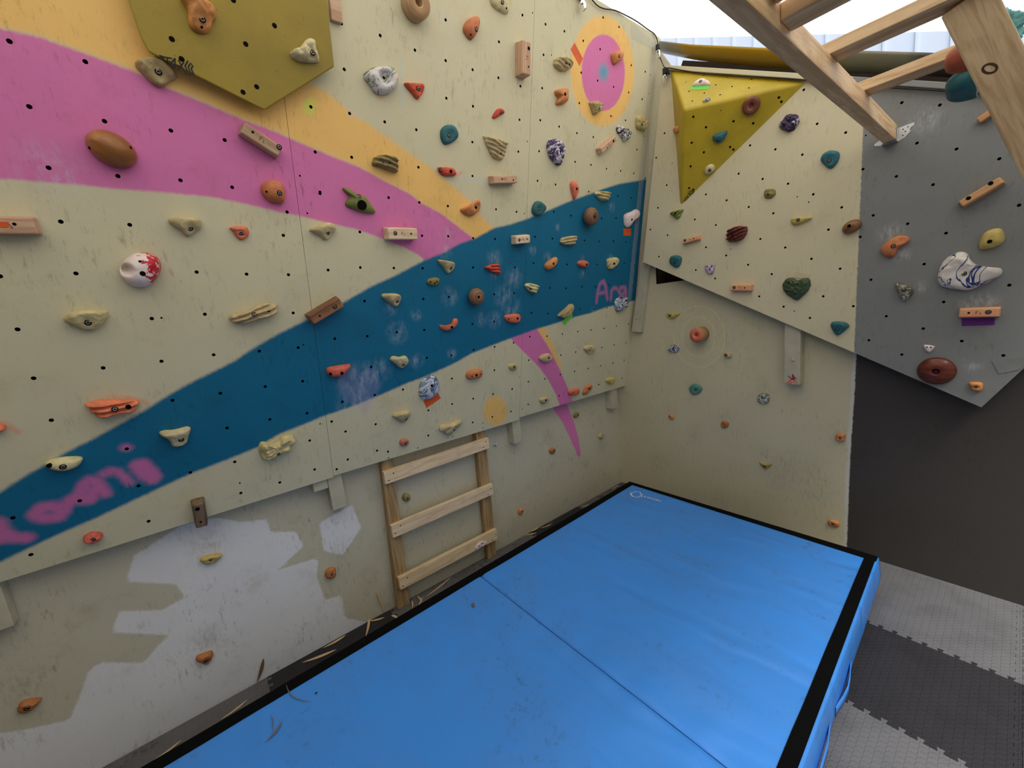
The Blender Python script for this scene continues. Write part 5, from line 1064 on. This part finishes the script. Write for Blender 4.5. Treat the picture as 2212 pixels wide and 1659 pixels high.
h('B', 11, "1806,363 1815,340 1845,335 1868,352 1866,380 1840,392 1812,388", .022, R_brn, 'cave', "1832,366s", 'small brown-orange foothold below the jade green hold')
h('B', 0, "1641,998 1654,1003 1668,1002 1660,1010 1653,1015 1646,1009", .018, R_yel, 'wedge', "1652,1007", 'mustard triangular foothold in the middle of the lower back wall')
h('B', 12, "612,455 625,443 685,445 690,470 685,500 650,508 615,495", .025, R_or, 'cave', "648,478", 'orange square foothold beside the paint border, upper one')
h('B', 12, "543,1190 560,1172 600,1178 640,1200 636,1230 590,1230 552,1212", .022, R_or, 'wedge', "586,1205", 'orange foothold low beside the paint border just above the mat')
# -- holds on the overhead frame
def ball_on(frm, c2, n_, poly, m, kind, hh, lab, bolts=""):
    return h('V', 0, poly, hh, m, kind, bolts, lab, fr=frm)
FC1 = Fr((2.0148, -.9, 2.235), (0, -1, 0), (0, 0, 1))    # left side of the second beam
FC2 = Fr((2.0582, -.9, 2.235), (0, 1, 0), (0, 0, 1))
def local_hold(frm, pts, hh, m, kind, lab):
    uv = []
    for a, b in pts:
        p = RR @ (frm.w(a, b, hh * .38) - CAM); uv.append((CX + FPX * p.x / p.z, CY + FPX * p.y / p.z))
    o = h('V', 0, uv, hh, m, kind, "", lab, fr=frm); tag(o, group='holds on the overhead frame'); return o
circ = lambda x, y, rx, ry, n=12: [(x + rx * math.cos(i * 6.2832 / n), y + ry * math.sin(i * 6.2832 / n)) for i in range(n)]
local_hold(FC1, circ(-.035, -.02, .042, .042), .055, resin('resin_burnt_orange', (178, 98, 60)), 'dome', 'big round orange-red hold on the overhead frame left of the leaning post')
local_hold(FC1, [(-.33, -.04), (-.30, 0.0), (-.24, .01), (-.19, -.02), (-.2, -.06), (-.26, -.075), (-.3, -.08)], .07, R_teal, 'pill', 'big teal banana-shaped hold on the overhead frame left of the leaning post')
local_hold(FC2, [(-.045, .03), (0, .045), (.04, .03), (.05, 0), (.035, -.05), (0, -.06), (-.03, -.03)], .05, R_tealL, 'rock', 'pale teal faceted hold on the overhead frame right of the leaning post')
local_hold(FC2, circ(.24, -.03, .045, .04), .05, R_sal, 'dome', 'pinkish-orange round hold at the right edge of the photo behind the leaning post')

# ------------------------------------------------------------------ dry leaves and twigs
M_leaf = plain('dry_bamboo_leaf', (214, 182, 134), .7); M_leafd = plain('dark_dry_leaf', (122, 94, 58), .7); M_twig = plain('grey_twig', (120, 112, 110), .7)
def leaf_me(L, W, bend, curl, seed):
    n = 12; vs = []
    for i in range(n + 1):
        t = i / n; w_ = W * 1.25 * math.sin(math.pi * min(1, t * 1.02)) ** .75 * (1 - .35 * t) + .0006; x = L * (t - .5); y = bend * math.sin(t * math.pi); z = curl * (4 * (t - .5) ** 2) + .0016
        vs += [(x, y - w_ / 2, z + w_ * .18), (x, y, z), (x, y + w_ / 2, z + w_ * .18)]
    fs = [(3 * i + k, 3 * i + 3 + k, 3 * i + 4 + k, 3 * i + 1 + k) for i in range(n) for k in (0, 1)]
    return mesh('dry_leaf', vs, fs, M_leaf, True)
def leaf(reg, a, b, lab, W=.011, plane='F', z=.0135, m=None, bend=.004, curl=.003, name='dry_leaf', cat='leaf', grp='dry leaves along the left wall'):
    fr = {'F': FF, 'M': FM, 'W': FW}[plane]; off = {'F': z, 'M': .0045, 'W': .004}[plane]
    (pa,) = PT(reg, a); (pb,) = PT(reg, b); A = V(fr.px(*pa, off)); B = V(fr.px(*pb, off)); c = (A + B) / 2; L = max((B - A).length, .01)
    me = leaf_me(L, W, bend, curl, 0); me.materials[0] = m or M_leaf; o = new(name, me, None, fr.M(c.x, c.y, off - .001, math.atan2(B.y - A.y, B.x - A.x)))
    sd_ = o.modifiers.new('t', 'SOLIDIFY'); sd_.thickness = .0006
    return tag(o, lab, cat, grp)
for a in ((14, '1035,150', '1100,320', 'tan dry leaf leaning on the wall just left of the ladder post', .012, 'W'), (14, '75,720', '20,925', 'dark dry leaf standing against the wall, lower left', .014, 'W', 0, M_leafd),
          (14, '780,530', '580,640', 'long pale dry leaf against the wall on the dark tile, upper one', .013), (14, '700,652', '402,765', 'long pale dry leaf lying on the dark tile, lower one', .015),
          (14, '980,365', '948,545', 'dry leaf hanging over the floor gap left of the ladder', .011), (14, '1110,378', '975,408', 'folded dry leaf beside the ladder foot', .011), (14, '1168,360', '1220,386', 'small curled dry leaf in front of the ladder post', .014),
          (14, '1388,195', '1432,250', 'short dry leaf right of the ladder post, crossing another', .008), (14, '1405,280', '1440,200', 'short dry leaf crossing under another right of the ladder post', .008), (14, '1680,30', '1455,205', 'long dry leaf between the ladder posts', .01), (14, '1340,232', '1346,300', 'thin dry leaf touching the ladder post', .007),
          (13, '2112,1080', '1885,1250', 'dry leaf in the gap beside the mat edge, lower left', .009), (13, '1550,1425', '1308,1600', 'dry leaf nearest the camera in the gap beside the mat', .009),
          (11, '360,1218', '262,1250', 'small dry leaf at the end of the leaf pile in the gap', .009), (11, '262,1240', '150,1290', 'dry leaf on top of the leaf pile right of the ladder', .01), (11, '235,1290', '130,1310', 'bottom dry leaf of the pile right of the ladder', .011), (11, '380,1190', '300,1240', 'curved dry leaf of the pile beside the mat edge', .009, 'F', .0135, M_leafd), (11, '938,882', '862,920', 'dry leaf in the gap near the far corner', .009), (11, '685,1048', '618,1066', 'dry leaf halfway along the gap', .009)):
    leaf(a[0], a[1], a[2], a[3], a[4], *(a[5:8] if len(a) > 5 else ()))
leaf(14, '235,1265', '93,1442', 'grey dry leaf lying on the mat near its left edge', .008, 'M', 0, M_twig, .006, .004, grp='litter on the mat')
leaf(14, '140,1205', '150,1350', 'thin grey twig crossing the leaf on the mat', .002, 'M', 0, M_twig, .004, 0, 'twig', 'twig', 'litter on the mat')
leaf(14, '268,945', '480,1090', 'curved thin twig hanging over the mat edge', .003, 'M', 0, M_twig, -.02, 0, 'twig', 'twig', 'litter on the mat')
leaf(14, '1855,255', '1875,290', 'tiny brown leaf scrap on the mat in front of the ladder', .012, 'M', 0, M_leafd, 0, .002, grp='litter on the mat')
leaf(14, '515,1030', '535,1010', 'tiny black scrap on the mat right of the curved twig', .005, 'M', 0, M_dark, 0, .001, grp='litter on the mat')

# ------------------------------------------------------------------ light
w = bpy.data.worlds.new('world'); SC.world = w; w.use_nodes = True; bg = w.node_tree.nodes['Background']; bg.inputs[0].default_value = (.95, .97, 1, 1); bg.inputs[1].default_value = .5
sun = bpy.data.lights.new('sun', 'SUN'); sun.energy = 7.6; sun.angle = math.radians(40); sun.color = (1, .96, .9); so = bpy.data.objects.new('sun', sun); COL.objects.link(so); so.rotation_euler = (math.radians(20), math.radians(14), 0)
SC.view_settings.view_transform = 'Standard'; SC.view_settings.look = 'None'; SC.view_settings.exposure = -0.07; SC.view_settings.gamma = 1; SC.view_settings.use_curve_mapping = False
